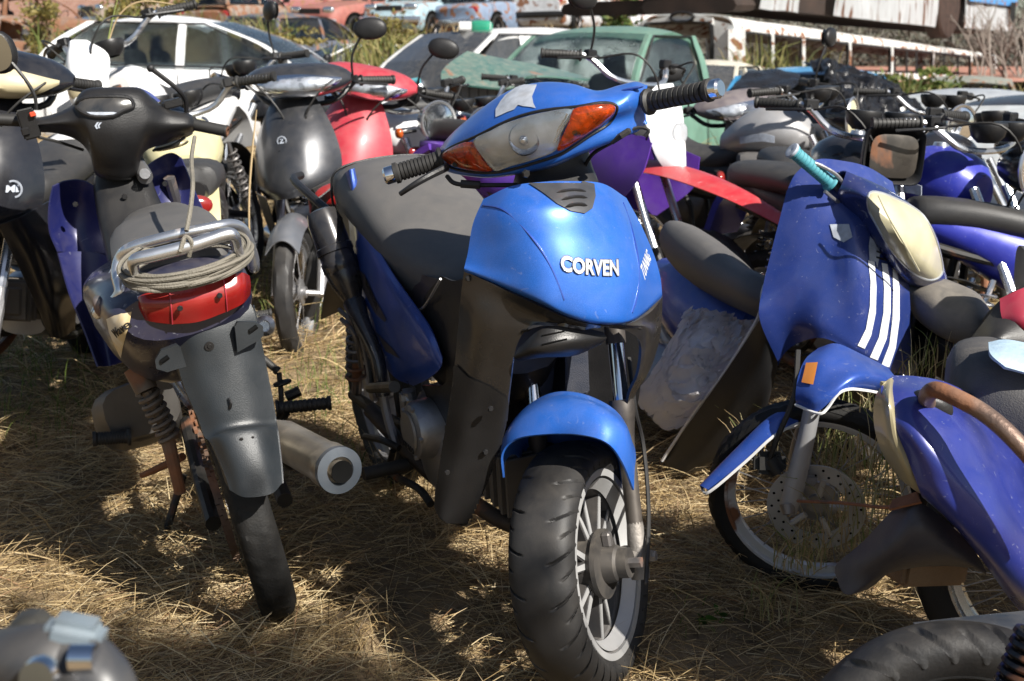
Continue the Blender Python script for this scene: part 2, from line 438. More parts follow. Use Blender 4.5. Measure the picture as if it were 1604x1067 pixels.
# ================================================================ ground, straw
def ground():
    b=B(); xs=[-120,-60,-30,-16,-10]+[-7+.12*i for i in range(118)]+[7.3,10,16,30,60,120]; ys=[-6,-3,-1,0,.6]+[1.0+.1*i for i in range(95)]+[10.6+.5*i for i in range(14)]+[18,22,28,36,50,70,100,150]
    rows=[]
    for y in ys: rows.append([V((x,y,gz(x,y))) for x in xs])
    grid(b,rows)
    m=mat('dry_soil_and_hay',(.20,.14,.075),.95,bump=1,bscale=60,var=.3,vscale=5,col2=(.10,.07,.038),c2=.6)
    single('ground',None,None,b,m,kind='structure')
def blades(name,items,m,label,cat,kind='stuff',group=None):
    """items: list of (points list, width); ribbons as one mesh with a random value per blade"""
    vs=[];fs=[];at=[]
    for pts,wd,rv in items:
        n=len(pts); base=len(vs); t=(pts[-1]-pts[0]); sd=t.cross(V((random.uniform(-1,1),random.uniform(-1,1),random.uniform(-.4,1))))
        sd=sd.normalized() if sd.length>1e-6 else V((1,0,0))
        for i,p in enumerate(pts):
            k=wd*.5*(1-.75*(i/(n-1))**2); vs.append(p+sd*k); vs.append(p-sd*k); at+=[rv,rv]
        for i in range(n-1): fs.append((base+2*i,base+2*i+1,base+2*i+3,base+2*i+2))
    me=bpy.data.meshes.new(name); me.from_pydata([tuple(v) for v in vs],[],fs); a=me.attributes.new('rv','FLOAT','POINT'); a.data.foreach_set('value',at); me.materials.append(m)
    o=bpy.data.objects.new(name,me); COL.objects.link(o); return tag(o,label,cat,group,kind)
def blade_mat(name,cols,tl=.35):
    m=bpy.data.materials.new(name); m.use_nodes=True; nt=m.node_tree; P=nt.nodes['Principled BSDF']; a=N(nt,'ShaderNodeAttribute'); a.attribute_name='rv'; r=N(nt,'ShaderNodeValToRGB')
    while len(r.color_ramp.elements)>1: r.color_ramp.elements.remove(r.color_ramp.elements[-1])
    for i,c in enumerate(cols):
        e=r.color_ramp.elements[0] if i==0 else r.color_ramp.elements.new(i/(len(cols)-1)); e.position=i/(len(cols)-1); e.color=(*c,1)
    nt.links.new(a.outputs['Fac'],r.inputs[0]); nt.links.new(r.outputs[0],P.inputs['Base Color']); P.inputs['Roughness'].default_value=.6
    tr=N(nt,'ShaderNodeBsdfTranslucent'); nt.links.new(r.outputs[0],tr.inputs[0]); mx=N(nt,'ShaderNodeMixShader'); mx.inputs[0].default_value=tl; nt.links.new(P.outputs[0],mx.inputs[1]); nt.links.new(tr.outputs[0],mx.inputs[2]); nt.links.new(mx.outputs[0],nt.nodes['Material Output'].inputs[0]); return m
STRAW=blade_mat('straw_blades',[(.12,.075,.035),(.27,.185,.085),(.40,.285,.135),(.52,.39,.20),(.60,.49,.30),(.28,.16,.08)],.2)
GREEN=blade_mat('green_blades',[(.05,.10,.015),(.10,.17,.03),(.16,.22,.05),(.28,.28,.10)],.4)
def straw():
    R=random.Random(5); random.seed(5); it=[]
    for zone in range(3):
        n,(y0,y1),wd,ln=((125000,(1.3,4.2),.0022,(.02,.15)),(75000,(4.2,8),.0036,(.04,.2)),(20000,(8,15),.008,(.08,.3)))[zone]
        for i in range(n):
            y=y0+(y1-y0)*R.random()**(.9); x=(R.random()-.5)*2*(.52*y+1.0)
            dn=noise.noise(V((x*2.2,y*2.2,3)))
            if R.random()>.78+.9*dn: continue
            L=R.uniform(*ln)*(1.5 if R.random()<.08 else 1); a=R.uniform(0,6.283); up=R.random()**2*.35 if R.random()<.8 else R.uniform(.3,1.1)
            z=gz(x,y)+R.random()**2*(.035 if zone<2 else .05)*(1+dn); d=V((math.cos(a),math.sin(a),up)); bend=V((R.uniform(-.3,.3),R.uniform(-.3,.3),-up*.9))
            p0=V((x,y,z)); pts=[p0,p0+d*L*.34,p0+d*L*.67+bend*L*.12,p0+d*L+bend*L*.38]
            it.append((pts,wd*R.uniform(.5,1.4),min(1,max(0,R.gauss(.5,.25)+dn*.3))))
    blades('straw',it,STRAW,'dry yellow straw matted over the ground','dry grass')
def tufts(name,label,spots,m,cat='grass',seed=1,seg=4):
    R=random.Random(seed); random.seed(seed); it=[]
    for (c,rad_,n,hh,wd) in spots:
        for i in range(n):
            a=R.uniform(0,6.283); r=rad_*math.sqrt(R.random()); x,y=c[0]+r*math.cos(a),c[1]+r*math.sin(a)
            p=V((x,y,(c[2] if len(c)>2 else gz(x,y)))); b=R.uniform(0,6.283); H=hh*R.uniform(.4,1.15); lean=R.uniform(.1,.8)*H; d=V((math.cos(b),math.sin(b),0))
            it.append(([p+d*lean*(t/seg)**2+V((0,0,H*(t/seg)*(1-.35*(t/seg)**2*(lean/H)))) for t in range(seg+1)],wd*R.uniform(.6,1.3),R.random()))
    return blades(name,it,m,label,cat)
ground(); straw()
# ================================================================ hero: blue underbone facing the camera
h=Fr(PG(950,1095),24,5,-3.4)
HC=h.s(908,890,0); hs=Fr(HC,-22,11,0)
def hero():
    T=thing('motorcycle','bright blue underbone motorcycle facing the camera in the middle, silver lettering on its shield','motorcycle',h)
    # ---- front wheel
    C=hs.w(0.0,-.02,0); A=-hs.R; R_=.250; rr=.178; w=.066
    hb=B()
    lathe(hb,[(.0,-.07),(.028,-.07),(.03,-.045),(.062,-.04),(.066,-.02),(.062,.0),(.062,.035),(.07,.04),(.07,.05),(.04,.052),(.036,.075),(.03,.08),(.03,.10),(0,.10)],C,A,32)
    Wh=part(T,'wheel',hb,mat('dusty_black_hub',(.03,.03,.032),.5,.4,dust=.45))
    b=B(); tyre_mesh(b,C,A,R_,rr,w,900,96,tread_road(38,.007,.07,2.6),V((0,0,1))); part(Wh,'tyre',b,RUB,ang=28)
    b=B()
    lathe(b,[(rr+.012,-.047),(rr+.012,-.053),(rr-.004,-.051),(rr-.006,-.03),(rr-.028,-.018),(rr-.03,.0),(rr-.028,.018),(rr-.006,.03),(rr-.010,.045),(rr-.004,.051),(rr+.012,.053),(rr+.012,.047)],C,A,72)
    part(Wh,'rim',b,mat('dark_rim_barrel',(.10,.10,.105),.5,.1,dust=.3))
    b=B(); lathe(b,[(rr-.002,.046),(rr-.003,.0565),(rr+.011,.058),(rr+.013,.050)],C,A,72)
    lathe(b,[(rr-.008,.0535),(rr-.010,.052),(rr-.028,.030),(rr-.026,.028)],C,A,72); part(Wh,'rim_lip',b,ALUL)
    e1=hs.U; e2=A.cross(e1); b=B(); b2=B()
    for k in range(12):
        t=2*math.pi*(k//2)/6+(.14 if k%2 else -.14)+.1; d=e1*math.cos(t)+e2*math.sin(t); q=A.cross(d)
        t2=t+(.05 if k%2 else -.05); d2=e1*math.cos(t2)+e2*math.sin(t2)
        def sec(D,r,hw,o0,o1): return [C+D*r+q*hw+A*o1,C+D*r-q*hw+A*o1,C+D*r-q*hw+A*o0,C+D*r+q*hw+A*o0]
        loft(b2,[sec(d,.055,.010,-.012,.026),sec(d2,rr-.02,.006,-.01,.018)],1)
        loft(b,[sec(d,.056,.006,.0265,.029),sec(d2,rr-.022,.004,.0185,.021)],1)
    part(Wh,'spokes',b2,mat('dark_spoke',(.05,.05,.055),.4,.5,dust=.3)); part(Wh,'spoke_faces',b,ALUL)
    # ---- fork
    fw=lambda px,py,x:hs.s(px,py,x)
    b=B(); aR=fw(1000,872,-.095)
    top=fw(962,512,-.085); mid=fw(974,636,-.088); bot=hs.w(-.095,hs.loc(aR).y,hs.loc(aR).z)
    tube(b,[top,mid],.0165,16,1)
    tl=hs.w(.11,hs.loc(top).y,hs.loc(top).z); ml=hs.w(.108,hs.loc(mid).y,hs.loc(mid).z); bl=hs.w(.095,hs.loc(bot).y,hs.loc(bot).z)
    tube(b,[tl,ml],.0165,16,1); part(T,'fork_tube',b,CHRC,split=True)
    b=B()
    for t_,m_,b_,s in ((top,mid,bot,-1),(tl,ml,bl,1)):
        dr=(b_-m_).normalized()
        tube(b,[m_-dr*.012,m_+dr*.012,m_+dr*.05,m_+dr*.1,b_-dr*.05],[.026,.027,.021,.0175,.0165],16,3)
        tube(b,[t_-dr*.0,t_-dr*-.035],[.022,.021],14,1); tube(b,[t_-dr*.09,t_],[.02,.021],14,1)
    part(T,'fork_slider',b,RUSTM,split=True)
    b=B()
    for b_,s in ((bot,1),(bl,-1)):
        dr=(b_-(mid if s==1 else ml)).normalized()
        tube(b,[b_-dr*.07,b_-dr*.02,b_+dr*.045],[.0165,.02,.019],14,2)
        lathe(b,[(0,-.045),(.02,-.045),(.024,-.03),(.024,.0),(.018,.012),(.012,.014),(.012,.03),(0,.03)],b_,A*s,18); bolt(b,b_+A*s*.03,A*s,.012,.008)
    part(T,'fork_foot',b,mat('dusty_alloy',(.26,.24,.22),.6,.6,dust=.4,bump=.2,bscale=120),split=True)
    b=B(); tube(b,[fw(1012,915,-.125),fw(1016,800,-.12),fw(1008,700,-.11),fw(995,640,-.11),fw(985,560,-.10)],.0045,6,5); part(T,'brake_cable',b,RUBG)
    # ---- front fender
    def F(px,py,y): return hs.f(px,py,y)
    rows=[[F(791,748,.085),F(789,712,.092),F(808,690,.098),F(850,682,.106),F(905,682,.106),F(948,694,.10),F(972,724,.085),F(990,768,.05)],
          [F(790,728,.06),F(790,690,.062),F(812,660,.06),F(852,640,.06),F(900,638,.06),F(945,650,.06),F(978,682,.05),F(991,735,.03)],
          [F(795,718,.02),F(802,672,.015),F(822,643,.01),F(855,625,.0),F(892,622,.0),F(935,634,.005),F(976,664,.01),F(993,715,.0)],
          [F(803,712,-.03),F(812,668,-.03),F(830,642,-.035),F(858,622,-.04),F(890,617,-.04),F(928,626,-.04),F(965,650,-.04),F(990,700,-.04)],
          [F(815,720,-.10),F(822,680,-.11),F(838,655,-.12),F(862,640,-.125),F(890,638,-.125),F(925,645,-.12),F(958,668,-.11),F(985,710,-.10)],
          [F(820,770,-.16),F(828,735,-.17),F(842,712,-.18),F(864,700,-.19),F(890,698,-.19),F(922,704,-.18),F(955,725,-.17),F(978,765,-.16)]]
    b=B(); patch(b,rows,6,5,.004); fb=bvh_of(b); Fd=part(T,'front_fender',b,BLUE)
    b=B()
    for k in range(6):
        a=k*math.pi/3; bolt(b,C+(e1*math.cos(a)+e2*math.sin(a))*.052+A*.044,A,.005,.005)
    tube(b,[C+A*.10,C+A*.125],.011,6,1); box(b,C+A*.06+e1*.05,(.02,.03,.02),axes(A,e1,e2),.004); part(Wh,'hub_bolt',b,STEEL,split=True)
    b=B(); 
    for x,y,c in ((733,436,-.165),(700,740,-.22),(768,640,-.135),(760,708,-.175),(1028,500,-.155)): bolt(b,h.f(x,y,c+.008),h.F,.006,.004)
    part(T,'panel_screw',b,BLK,split=True)
    # ---- blue shield
    f=h.f
    rows=[[f(757,312,-.20),f(800,292,-.15),f(850,285,-.125),f(900,284,-.12),f(945,288,-.13),f(981,310,-.185)],
          [f(741,350,-.185),f(792,332,-.105),f(850,322,-.068),f(912,322,-.062),f(965,334,-.085),f(1003,350,-.16)],
          [f(733,395,-.17),f(806,382,-.075),f(862,375,-.04),f(928,374,-.036),f(980,382,-.06),f(1024,398,-.15)],
          [f(729,412,-.165),f(822,428,-.05),f(880,432,-.015),f(940,432,-.012),f(990,432,-.035),f(1034,432,-.135)],
          [f(727,421,-.16),f(832,462,-.035),f(890,488,-.003),f(942,498,.004),f(990,494,-.02),f(1037,458,-.13)],
          [f(728,426,-.165),f(834,470,-.045),f(892,497,-.018),f(942,508,-.012),f(992,502,-.035),f(1037,466,-.14)]]
    b=B(); patch(b,rows,7,7,.005); sb=bvh_of(b); Sh=part(T,'front_shield',b,BLUE,ang=50)
    # black vent inset, gills
    b=B(); decal(b,sb,[(826,287),(850,303),(872,320),(893,331),(915,335),(927,327),(932,308),(930,289),(905,284),(860,283)],.0025,10); Vp=part(Sh,'vent_panel',b,mat('satin_charcoal_inset',(.045,.05,.06),.4,.3,dust=.15))
    b=B()
    for (x0,y0,x1,y1) in ((872,302,918,300),(880,313,920,310),(886,324,920,322)):
        P=[]
        for k in range(7):
            t=k/6; r=ray(x0+(x1-x0)*t,y0+(y1-y0)*t-3*math.sin(t*math.pi)).normalized(); hh=sb.ray_cast(CAMP,r)
            if hh[0]: P.append(hh[0]-r*.005)
        if len(P)>2: tube(b,P,[.0006]+[.0034]*(len(P)-2)+[.0006],6,2)
    part(Vp,'gill',b,BLK,split=True)
    # seams
    b=B()
    for pl in (((757,322),(790,330),(828,366),(860,412),(884,470)),((976,318),(990,360),(1000,410),(998,462),(990,490))):
        P=[]
        for x,y in pl:
            r=ray(x,y).normalized(); hh=sb.ray_cast(CAMP,r)
            if hh[0]: P.append(hh[0]+r*.0005)
        if len(P)>2: tube(b,P,.0022,6,6)
    part(Sh,'crease_line',b,BLUE2,split=True)
    # lettering
    def onsh(x,y): return sb.ray_cast(CAMP,ray(x,y).normalized())[0]
    for ext,off,m,nm,dx in ((.0012,.0015,BLK,'badge_shadow',.0015),(.0014,.004,mat('badge_silver',(.50,.51,.53),.3,.5,dust=.1),'maker_badge',0)):
        b=B(); c=onsh(926,418)+V((dx,0,-dx)); xd=onsh(968,421)-onsh(884,414); text_bm(b,'CORVEN',c,xd,h.U*.95+h.F*.3,.0305,ext,.0,sb,off,.0009 if nm=='maker_badge' else .0016); part(Sh,nm,b,m,smooth=False)
        # larger initial
        if nm=='maker_badge': CW=xd.length
    b=B(); o=onsh(1012,414); xd=(onsh(1018,398)-onsh(1008,430)); text_bm(b,'TUNNING',o,xd,h.R,.017,.0005,.1,sb,.002,.0002); part(Sh,'side_sticker',b,mat('sticker_letter',(.62,.64,.66),.5,dust=.2),smooth=False)
    # ---- dark leg shields
    rows=[[f(727,424,-.168),f(775,447,-.10),f(835,475,-.045),f(893,500,-.02),f(942,511,-.012)],
          [f(724,445,-.172),f(768,465,-.11),f(818,488,-.07),f(870,504,-.04),f(930,514,-.02)],
          [f(720,480,-.18),f(755,500,-.12),f(790,515,-.09),f(825,510,-.065),f(846,506,-.05)],
          [f(716,530,-.19),f(748,548,-.135),f(778,560,-.11),f(802,555,-.09),f(812,535,-.08)],
          [f(710,590,-.20),f(740,605,-.155),f(768,618,-.135),f(793,625,-.12),f(801,600,-.11)],
          [f(701,650,-.22),f(728,662,-.18),f(755,672,-.165),f(780,680,-.15),f(792,670,-.145)],
          [f(692,705,-.24),f(716,715,-.205),f(740,725,-.19),f(762,735,-.18),f(772,735,-.18)],
          [f(684,760,-.255),f(702,775,-.225),f(722,785,-.215),f(742,790,-.21),f(752,782,-.21)],
          [f(681,798,-.265),f(692,815,-.24),f(712,822,-.235),f(728,824,-.235),f(737,815,-.24)]]
    b=B(); patch(b,rows,5,5,.006); lb=bvh_of(b); Ls=part(T,'leg_shield',b,mat('brown_dusty_black',(.017,.016,.016),.24,dust=.03,coat=.3,bump=.04),ang=50)
    b=B(); decal(b,lb,[(711,566),(735,590),(765,603),(795,622),(793,680),(775,735),(755,785),(740,826),(705,824),(682,800),(684,755),(700,650)],.0035,34); part(Ls,'lower_panel',b,CHAR)
    rows=[[f(942,511,-.012),f(985,507,-.035),f(1020,488,-.10),f(1038,464,-.14)],
          [f(958,514,-.03),f(1000,510,-.05),f(1020,505,-.12),f(1037,492,-.155)],
          [f(985,520,-.05),f(1012,514,-.07),f(1024,520,-.13),f(1035,520,-.17)],
          [f(1004,540,-.09),f(1012,548,-.11),f(1022,550,-.15),f(1030,545,-.19)],
          [f(1000,585,-.13),f(1004,590,-.15),f(1012,590,-.18),f(1018,580,-.21)],
          [f(985,622,-.17),f(988,628,-.19),f(992,626,-.2),f(996,615,-.22)],
          [f(975,690,-.22),f(978,700,-.23),f(982,700,-.24),f(985,690,-.25)]]
    b=B(); patch(b,rows,5,5,.006); part(T,'leg_shield',b,SOOT)
    # inner panels behind the fork
    b=B(); patch(b,[[f(800,500,-.42),f(860,500,-.44),f(930,500,-.44),f(1012,520,-.40)],[f(790,600,-.44),f(860,600,-.46),f(930,600,-.46),f(1004,600,-.42)],[f(770,700,-.44),f(860,700,-.48),f(930,700,-.48),f(990,690,-.44)]],4,4,.005); part(T,'inner_fairing',b,BLK)
    b=B(); box(b,f(870,588,-.42),(.155,.03,.11),axes(h.R,h.F,h.U),.006,2); part(T,'battery_cover',b,mat('blue_black_cover',(.015,.02,.035),.5,dust=.25,bump=.3,bscale=400))
    b=B(); patch(b,[[f(812,545,-.10),f(850,515,-.05),(f(905,512,-.035)),f(945,520,-.05)],[f(806,560,-.09),f(845,545,-.035),f(905,538,-.02),f(950,530,-.045)],[f(812,566,-.11),f(850,560,-.06),f(900,557,-.05),f(940,540,-.07)],[f(820,560,-.16),f(850,555,-.16),f(900,552,-.16),f(938,535,-.16)]],6,6,.004); ib=bvh_of(b); Ip=part(T,'horn_cover',b,CHAR)
    b=B()
    for q in (((849,526),(884,519)),((849,540),(888,531))):
        P=[]
        for k in range(6):
            t=k/5; r=ray(q[0][0]+(q[1][0]-q[0][0])*t,q[0][1]+(q[1][1]-q[0][1])*t).normalized(); hh=ib.ray_cast(CAMP,r)
            if hh[0]: P.append(hh[0]-r*.001)
        if len(P)>2: tube(b,P,.0018,5,2)
    part(Ip,'slot',b,mat('black_gap',(.004,.004,.004),.9,spec=.05))
    # ---- steering neck
    b=B(); loft(b,[oval(f(862,225,-.27),h.R,h.F,.07,.05,16,3),oval(f(868,262,-.26),h.R,h.F,.072,.055,16,3),oval(f(870,285,-.25),h.R,h.F,.078,.07,16,3),oval(f(872,310,-.25),h.R,h.F,.08,.07,16,3)],3); part(T,'steering_neck',b,CHAR)
    # ---- nacelle
    y0=-.002
    cols=[((684,240),(689,245),(690,252),(690,264),-.055),((705,212),(705,231),(713,256),(712,272),-.015),((745,177),(748,210),(756,267),(757,278),.03),((795,143),(800,188),(800,264),(800,274),.05),
          ((845,129),(850,174),(856,246),(860,262),.055),((895,131),(905,167),(898,226),(905,243),.05),((935,142),(940,163),(935,203),(945,227),.035),((968,134),(966,166),(962,190),(975,214),.01),((995,128),(990,152),(990,182),(998,205),-.02),((1012,133),(1009,152),(1009,176),(1012,192),-.06)]
    rows=[]
    g=hs.f
    rows.append([g(c[0][0]*.985+13,c[0][1]*.6+c[3][1]*.4,y0-.16) for c in cols])
    rows.append([g(c[0][0],c[0][1]+14,y0-.13) for c in cols])
    rows.append([g(c[0][0],c[0][1],y0+c[4]-.085) for c in cols])
    rows.append([g(c[0][0]*.5+c[1][0]*.5,c[0][1]*.55+c[1][1]*.45,y0+c[4]-.02) for c in cols])
    rows.append([g(*c[1],y0+c[4]) for c in cols])
    rows.append([g((c[1][0]+c[2][0])/2,(c[1][1]+c[2][1])/2,y0+c[4]-.002) for c in cols])
    rows.append([g(*c[2],y0+c[4]-.02) for c in cols])
    rows.append([g(*c[3],y0+c[4]-.04) for c in cols])
    rows.append([g(c[3][0],c[3][1]-6,y0-.10) for c in cols])
    rows.append([g(c[0][0]*.985+13,c[0][1]*.5+c[3][1]*.5,y0-.16) for c in cols])
    b=B(); patch(b,rows,5,5,.003); nb=bvh_of(b); Nc=part(T,'handlebar_cowl',b,BLUE,ang=60)
    # rounded ends
    # headlight
    clear=[(742,221),(770,204),(800,190),(850,176),(898,170),(891,188),(880,212),(872,236),(835,251),(800,261),(776,268),(760,250)]
    amL=[(693,243),(708,231),(740,222),(758,250),(774,267),(745,268),(716,262),(700,254)]
    amR=[(900,170),(930,164),(955,163),(964,168),(962,178),(950,192),(925,208),(900,225),(874,237),(882,213),(893,189)]
    def lens(poly,base,bulge,th):
        """domed lens over its outline on the cowl"""
        cx=sum(p[0] for p in poly)/len(poly); cy=sum(p[1] for p in poly)/len(poly)
        P=cr([V((x,y,0)) for x,y in poly],3,True); bb=B(); rings=[]
        for k,(s,d) in enumerate(((1.0,base*.5),(.985,base+bulge*.25),(.93,base+bulge*.5),(.8,base+bulge*.75),(.55,base+bulge*.95),(.25,base+bulge))):
            rg=[]
            for p in P:
                r=ray(cx+(p.x-cx)*s,cy+(p.y-cy)*s).normalized(); hh=nb.ray_cast(CAMP,r)
                q=hh[0] if hh[0] else g(cx+(p.x-cx)*s,cy+(p.y-cy)*s,y0+.03)
                rg.append(q-r*d*.6+hs.F*d*.6)
            rings.append(rg)
        vs=grid(bb,rings,cv=True); bb.faces.new(vs[-1]); return bb
    def rimo(poly):
        P=[]
        for p in cr([V((x,y,0)) for x,y in poly],3,True):
            r=ray(p.x,p.y).normalized(); hh=nb.ray_cast(CAMP,r)
            if hh[0]: P.append(hh[0]+hs.F*.001)
        bb=B(); tube(bb,P,.0028,6,1,closed=True); return bb
    whole=[(691,244),(708,230),(745,214),(800,187),(850,173),(905,167),(940,161),(962,163),(967,172),(955,193),(925,212),(895,232),(870,245),(800,266),(760,271),(716,266),(698,256)]
    hl=part(T,'headlight',lens(clear,.003,.004,0),mat('smoky_reflector',(.50,.56,.64),.2,.6,var=.3,vscale=20,bump=.25,bscale=22))
    part(hl,'lens',lens(clear,.009,.010,0),mat('dusty_clear_lens',(.92,.94,.96),.05,0,trans=1,var=.02,dust=.06,coat=.3))
    part(hl,'gasket',rimo(whole),BLK)
    b=B()
    for x in range(866,893,4):
        P=[]
        for k in range(8):
            t=k/7; xx=x+12*(1-t)-6+(-14*t); yy=176+(58-(x-866)*.0)*t*.75+2; r=ray(xx,yy).normalized(); hh=nb.ray_cast(CAMP,r)
            if hh[0]: P.append(hh[0]-r*.006)
        tube(b,P,.0016,4,1)
    part(hl,'reflector_rib',b,REFL)
    b=B(); c=g(822,218,y0+.058); lathe(b,[(.03,0),(.028,.004),(.026,.0),(.012,-.004),(.008,.004),(.006,.01),(0,.012)],c,hs.F,20); part(hl,'bulb',b,REFL)
    for poly,c in ((amL,(735,249)),(amR,(922,196))):
        o=part(T,'indicator',lens(poly,.002,.004,0),mat('amber_reflector',(.75,.20,.03),.3,.6,var=.6,vscale=50,bump=.6,bscale=90))
        part(o,'amber_lens',lens(poly,.007,.009,0),mat('amber_glass',(.85,.20,.02),.08,0,trans=.9,var=.15,vscale=70,dust=.10,coat=.6))
        b=B(); r=ray(*((905,207) if c[0]>800 else (718,257))).normalized(); hh=nb.ray_cast(CAMP,r); lathe(b,[(.0,.018),(.005,.018),(.006,.0)],hh[0],hs.F,10); part(o,'screw',b,BLK)
    b=B(); decal(b,nb,[(792,150),(808,138),(835,129),(842,132),(838,142),(834,152),(836,162),(840,170),(832,168),(820,167),(812,165),(806,172),(795,176),(782,182),(777,184),(777,172),(784,160)],.0016,12); part(Nc,'peeling_sticker',b,WSTK)
    b=B(); r=ray(990,139).normalized(); hh=nb.ray_cast(CAMP,r); 
    if hh[0]: blob(b,hh[0],hs.R*.022,hs.F*.012,hs.U*.003); part(Nc,'mirror_hole_plug',b,BLUE2)
    # ---- grips and levers
    gl0,gl1=g(694,249,y0-.06),g(618,272,y0-.02); gr0,gr1=g(1014,160,y0-.06),g(1113,141,y0-.02)
    for p,q in ((gl0,gl1),(gr0,gr1)):
        b=B(); ax=(q-p).normalized(); tube(b,[p-ax*.03,p+ax*.02],.012,10,1); o=part(T,'handlebar',b,CHR)
        b=B(); grip(b,p,q,.0185); part(o,'grip',b,RUBG)
        b=B(); lathe(b,[(0,0),(.017,0),(.018,.003),(.018,.018),(.014,.022),(0,.022)],q,ax,18); part(o,'bar_end',b,CHRC)
    b=B(); tube(b,[g(700,262,y0-.01),g(672,276,y0+.03),g(648,290,y0+.05),g(627,304,y0+.05)],[.008,.007,.006,.005],8,5); part(T,'brake_lever',b,BLK)
    b=B(); tube(b,[g(700,276,y0),g(712,287,y0+.01),g(740,290,y0+.0),g(800,290,y0-.02),g(830,290,y0-.05)],.0045,6,5); tube(b,[g(722,288,y0+.01),g(752,290,y0)],.008,8,1); tube(b,[g(972,214,y0),g(985,205,y0-.01),g(958,222,y0-.02)],.006,6,3)
    tube(b,[g(960,222,y0-.03),g(930,240,y0-.06),g(916,262,y0-.08),g(913,285,y0-.1)],.004,6,4); tube(b,[g(975,208,y0-.04),g(1000,200,y0-.05),g(1016,204,y0-.05),g(1010,214,y0-.05)],.0035,6,3); part(T,'cable',b,RUBG,split=True)
    b=B(); bolt(b,h.f(823,272,-.12),h.F,.008,.006); part(T,'screw',b,BLK)
    # ---- seat
    b=B(); secs=[]
    for y,zt,zb,hw in ((-1.42,.90,.86,.06),(-1.40,.925,.83,.10),(-1.33,.95,.81,.135),(-1.2,.955,.79,.15),(-1.0,.93,.76,.155),(-.85,.89,.71,.15),(-.7,.85,.68,.135),(-.56,.83,.68,.11),(-.46,.82,.70,.085),(-.43,.80,.72,.06)):
        zm=zb+(zt-zb)*.55; y=-.43+(y+.43)*.80; secs.append(oval(h.w(0,y,zm-.012),h.R,h.U,hw,zt-zm,22,2.7,zm-zb))
    loft(b,secs,4); Se=part(T,'seat',b,VIN)
    b=B()
    for z0 in (.012,):
        pts=[h.w(.152*math.cos(a)*1.0,-1.0+.0,0) for a in (0,)]
    P=[h.w(-.10,-1.345,.965),h.w(-.135,-1.30,.90),h.w(-.10,-1.33,.84)]
    tube(b,[h.w(.147,-1.10,.80),h.w(.150,-1.105,.88),h.w(.125,-1.105,.928),h.w(.0,-1.105,.943),h.w(-.125,-1.105,.928),h.w(-.150,-1.105,.88)],.0035,6,6)
    part(Se,'piping',b,BLK)
    # ---- blue side panels, mirrored
    s=h.s
    rows=[[s(541,272,.11),s(548,340,.115),s(553,400,.12),s(562,470,.12),s(585,540,.125),s(618,588,.13),s(650,603,.13)],
          [s(546,268,.13),s(556,335,.14),s(566,395,.145),s(582,452,.15),s(606,515,.155),s(640,562,.15),s(670,594,.14)],
          [s(550,266,.13),s(562,330,.14),s(580,390,.15),s(606,440,.16),s(636,492,.16),s(668,540,.155),s(690,578,.14)],
          [s(553,264,.12),s(567,325,.13),s(588,378,.14),s(616,428,.15),s(648,474,.15),s(676,515,.145),s(694,560,.135)]]
    b=B(); patch(b,rows,5,5,.004); pb=bvh_of(b); mirror_x(b,h); Pn=part(T,'side_panel',b,BLUE2,split=True)
    b=B(); decal(b,pb,[(560,420),(572,430),(590,470),(606,500),(604,505),(588,490),(570,455)],.0016,8); decal(b,pb,[(590,520),(615,545),(628,562),(605,550)],.0016,6); part(Pn,'graphic_sticker',b,mat('dark_graphic',(.02,.02,.035),.4,dust=.3))
    b=B(); hh=pb.ray_cast(CAMP,ray(583,462).normalized())[0]
    if hh: text_bm(b,'ENERGY',hh,(h.w(0,0,0)*0+(pb.ray_cast(CAMP,ray(600,498).normalized())[0] or hh)-(pb.ray_cast(CAMP,ray(570,430).normalized())[0] or h.w(0,0,0))),h.U*.7+h.F*.7,.03,.0004,.2,pb,.0026,.001); part(Pn,'model_sticker',b,BLK,smooth=False)
    rows=[[s(566,300,.10),s(590,368,.12),s(640,420,.12),s(700,440,.11),s(735,440,.10)],[s(575,330,.10),s(600,400,.125),s(650,450,.125),s(700,500,.115),s(735,500,.10)],[s(580,360,.10),s(625,440,.125),s(665,500,.125),s(700,560,.115),s(730,560,.10)]]
    b=B(); patch(b,rows,4,4,.004); mirror_x(b,h); part(T,'under_seat_cover',b,mat('smoked_brown_plastic',(.035,.025,.03),.3,dust=.35,coat=.3),split=True)
    rows=[[s(690,432,.12),s(712,440,.11),s(740,430,.10)],[s(662,478,.132),s(700,500,.12),s(745,500,.10)],[s(690,545,.13),s(715,560,.12),s(750,570,.10)],[s(697,600,.12),s(715,640,.11),s(750,660,.1)],[s(660,604,.11),s(690,660,.1),s(740,700,.09)]]
    b=B(); patch(b,rows,5,5,.004); mirror_x(b,h); part(T,'body_cover',b,CHAR,split=True)
    b=B(); P=[s(690,437,.135),s(665,480,.14),s(650,487,.145)]; tube(b,P,.003,6,3); part(T,'trim_strip',b,ALU)
    # centre tunnel
    b=B(); loft(b,[oval(h.w(0,-.30,.72),h.R,h.U,.09,.12,16,3),oval(h.w(0,-.42,.62),h.R,h.U,.10,.13,16,3),oval(h.w(0,-.6,.60),h.R,h.U,.11,.12,16,3),oval(h.w(0,-.9,.66),h.R,h.U,.11,.12,16,3),oval(h.w(0,-1.3,.78),h.R,h.U,.09,.07,16,3)],3); part(T,'frame_cover',b,BLK)
    # ---- engine
    b=B(); Ec=s(664,672,.13); X=h.R
    lathe(b,[(0,.035),(.05,.034),(.062,.028),(.068,.015),(.07,-.03),(.07,-.22),(0,-.22)],Ec,X,36)
    loft(b,[oval(h.w(0,-.52,.34),h.R,h.U,.12,.10,16,3),oval(h.w(0,-.62,.33),h.R,h.U,.13,.12,16,3),oval(h.w(0,-.74,.36),h.R,h.U,.11,.10,16,3)],3)
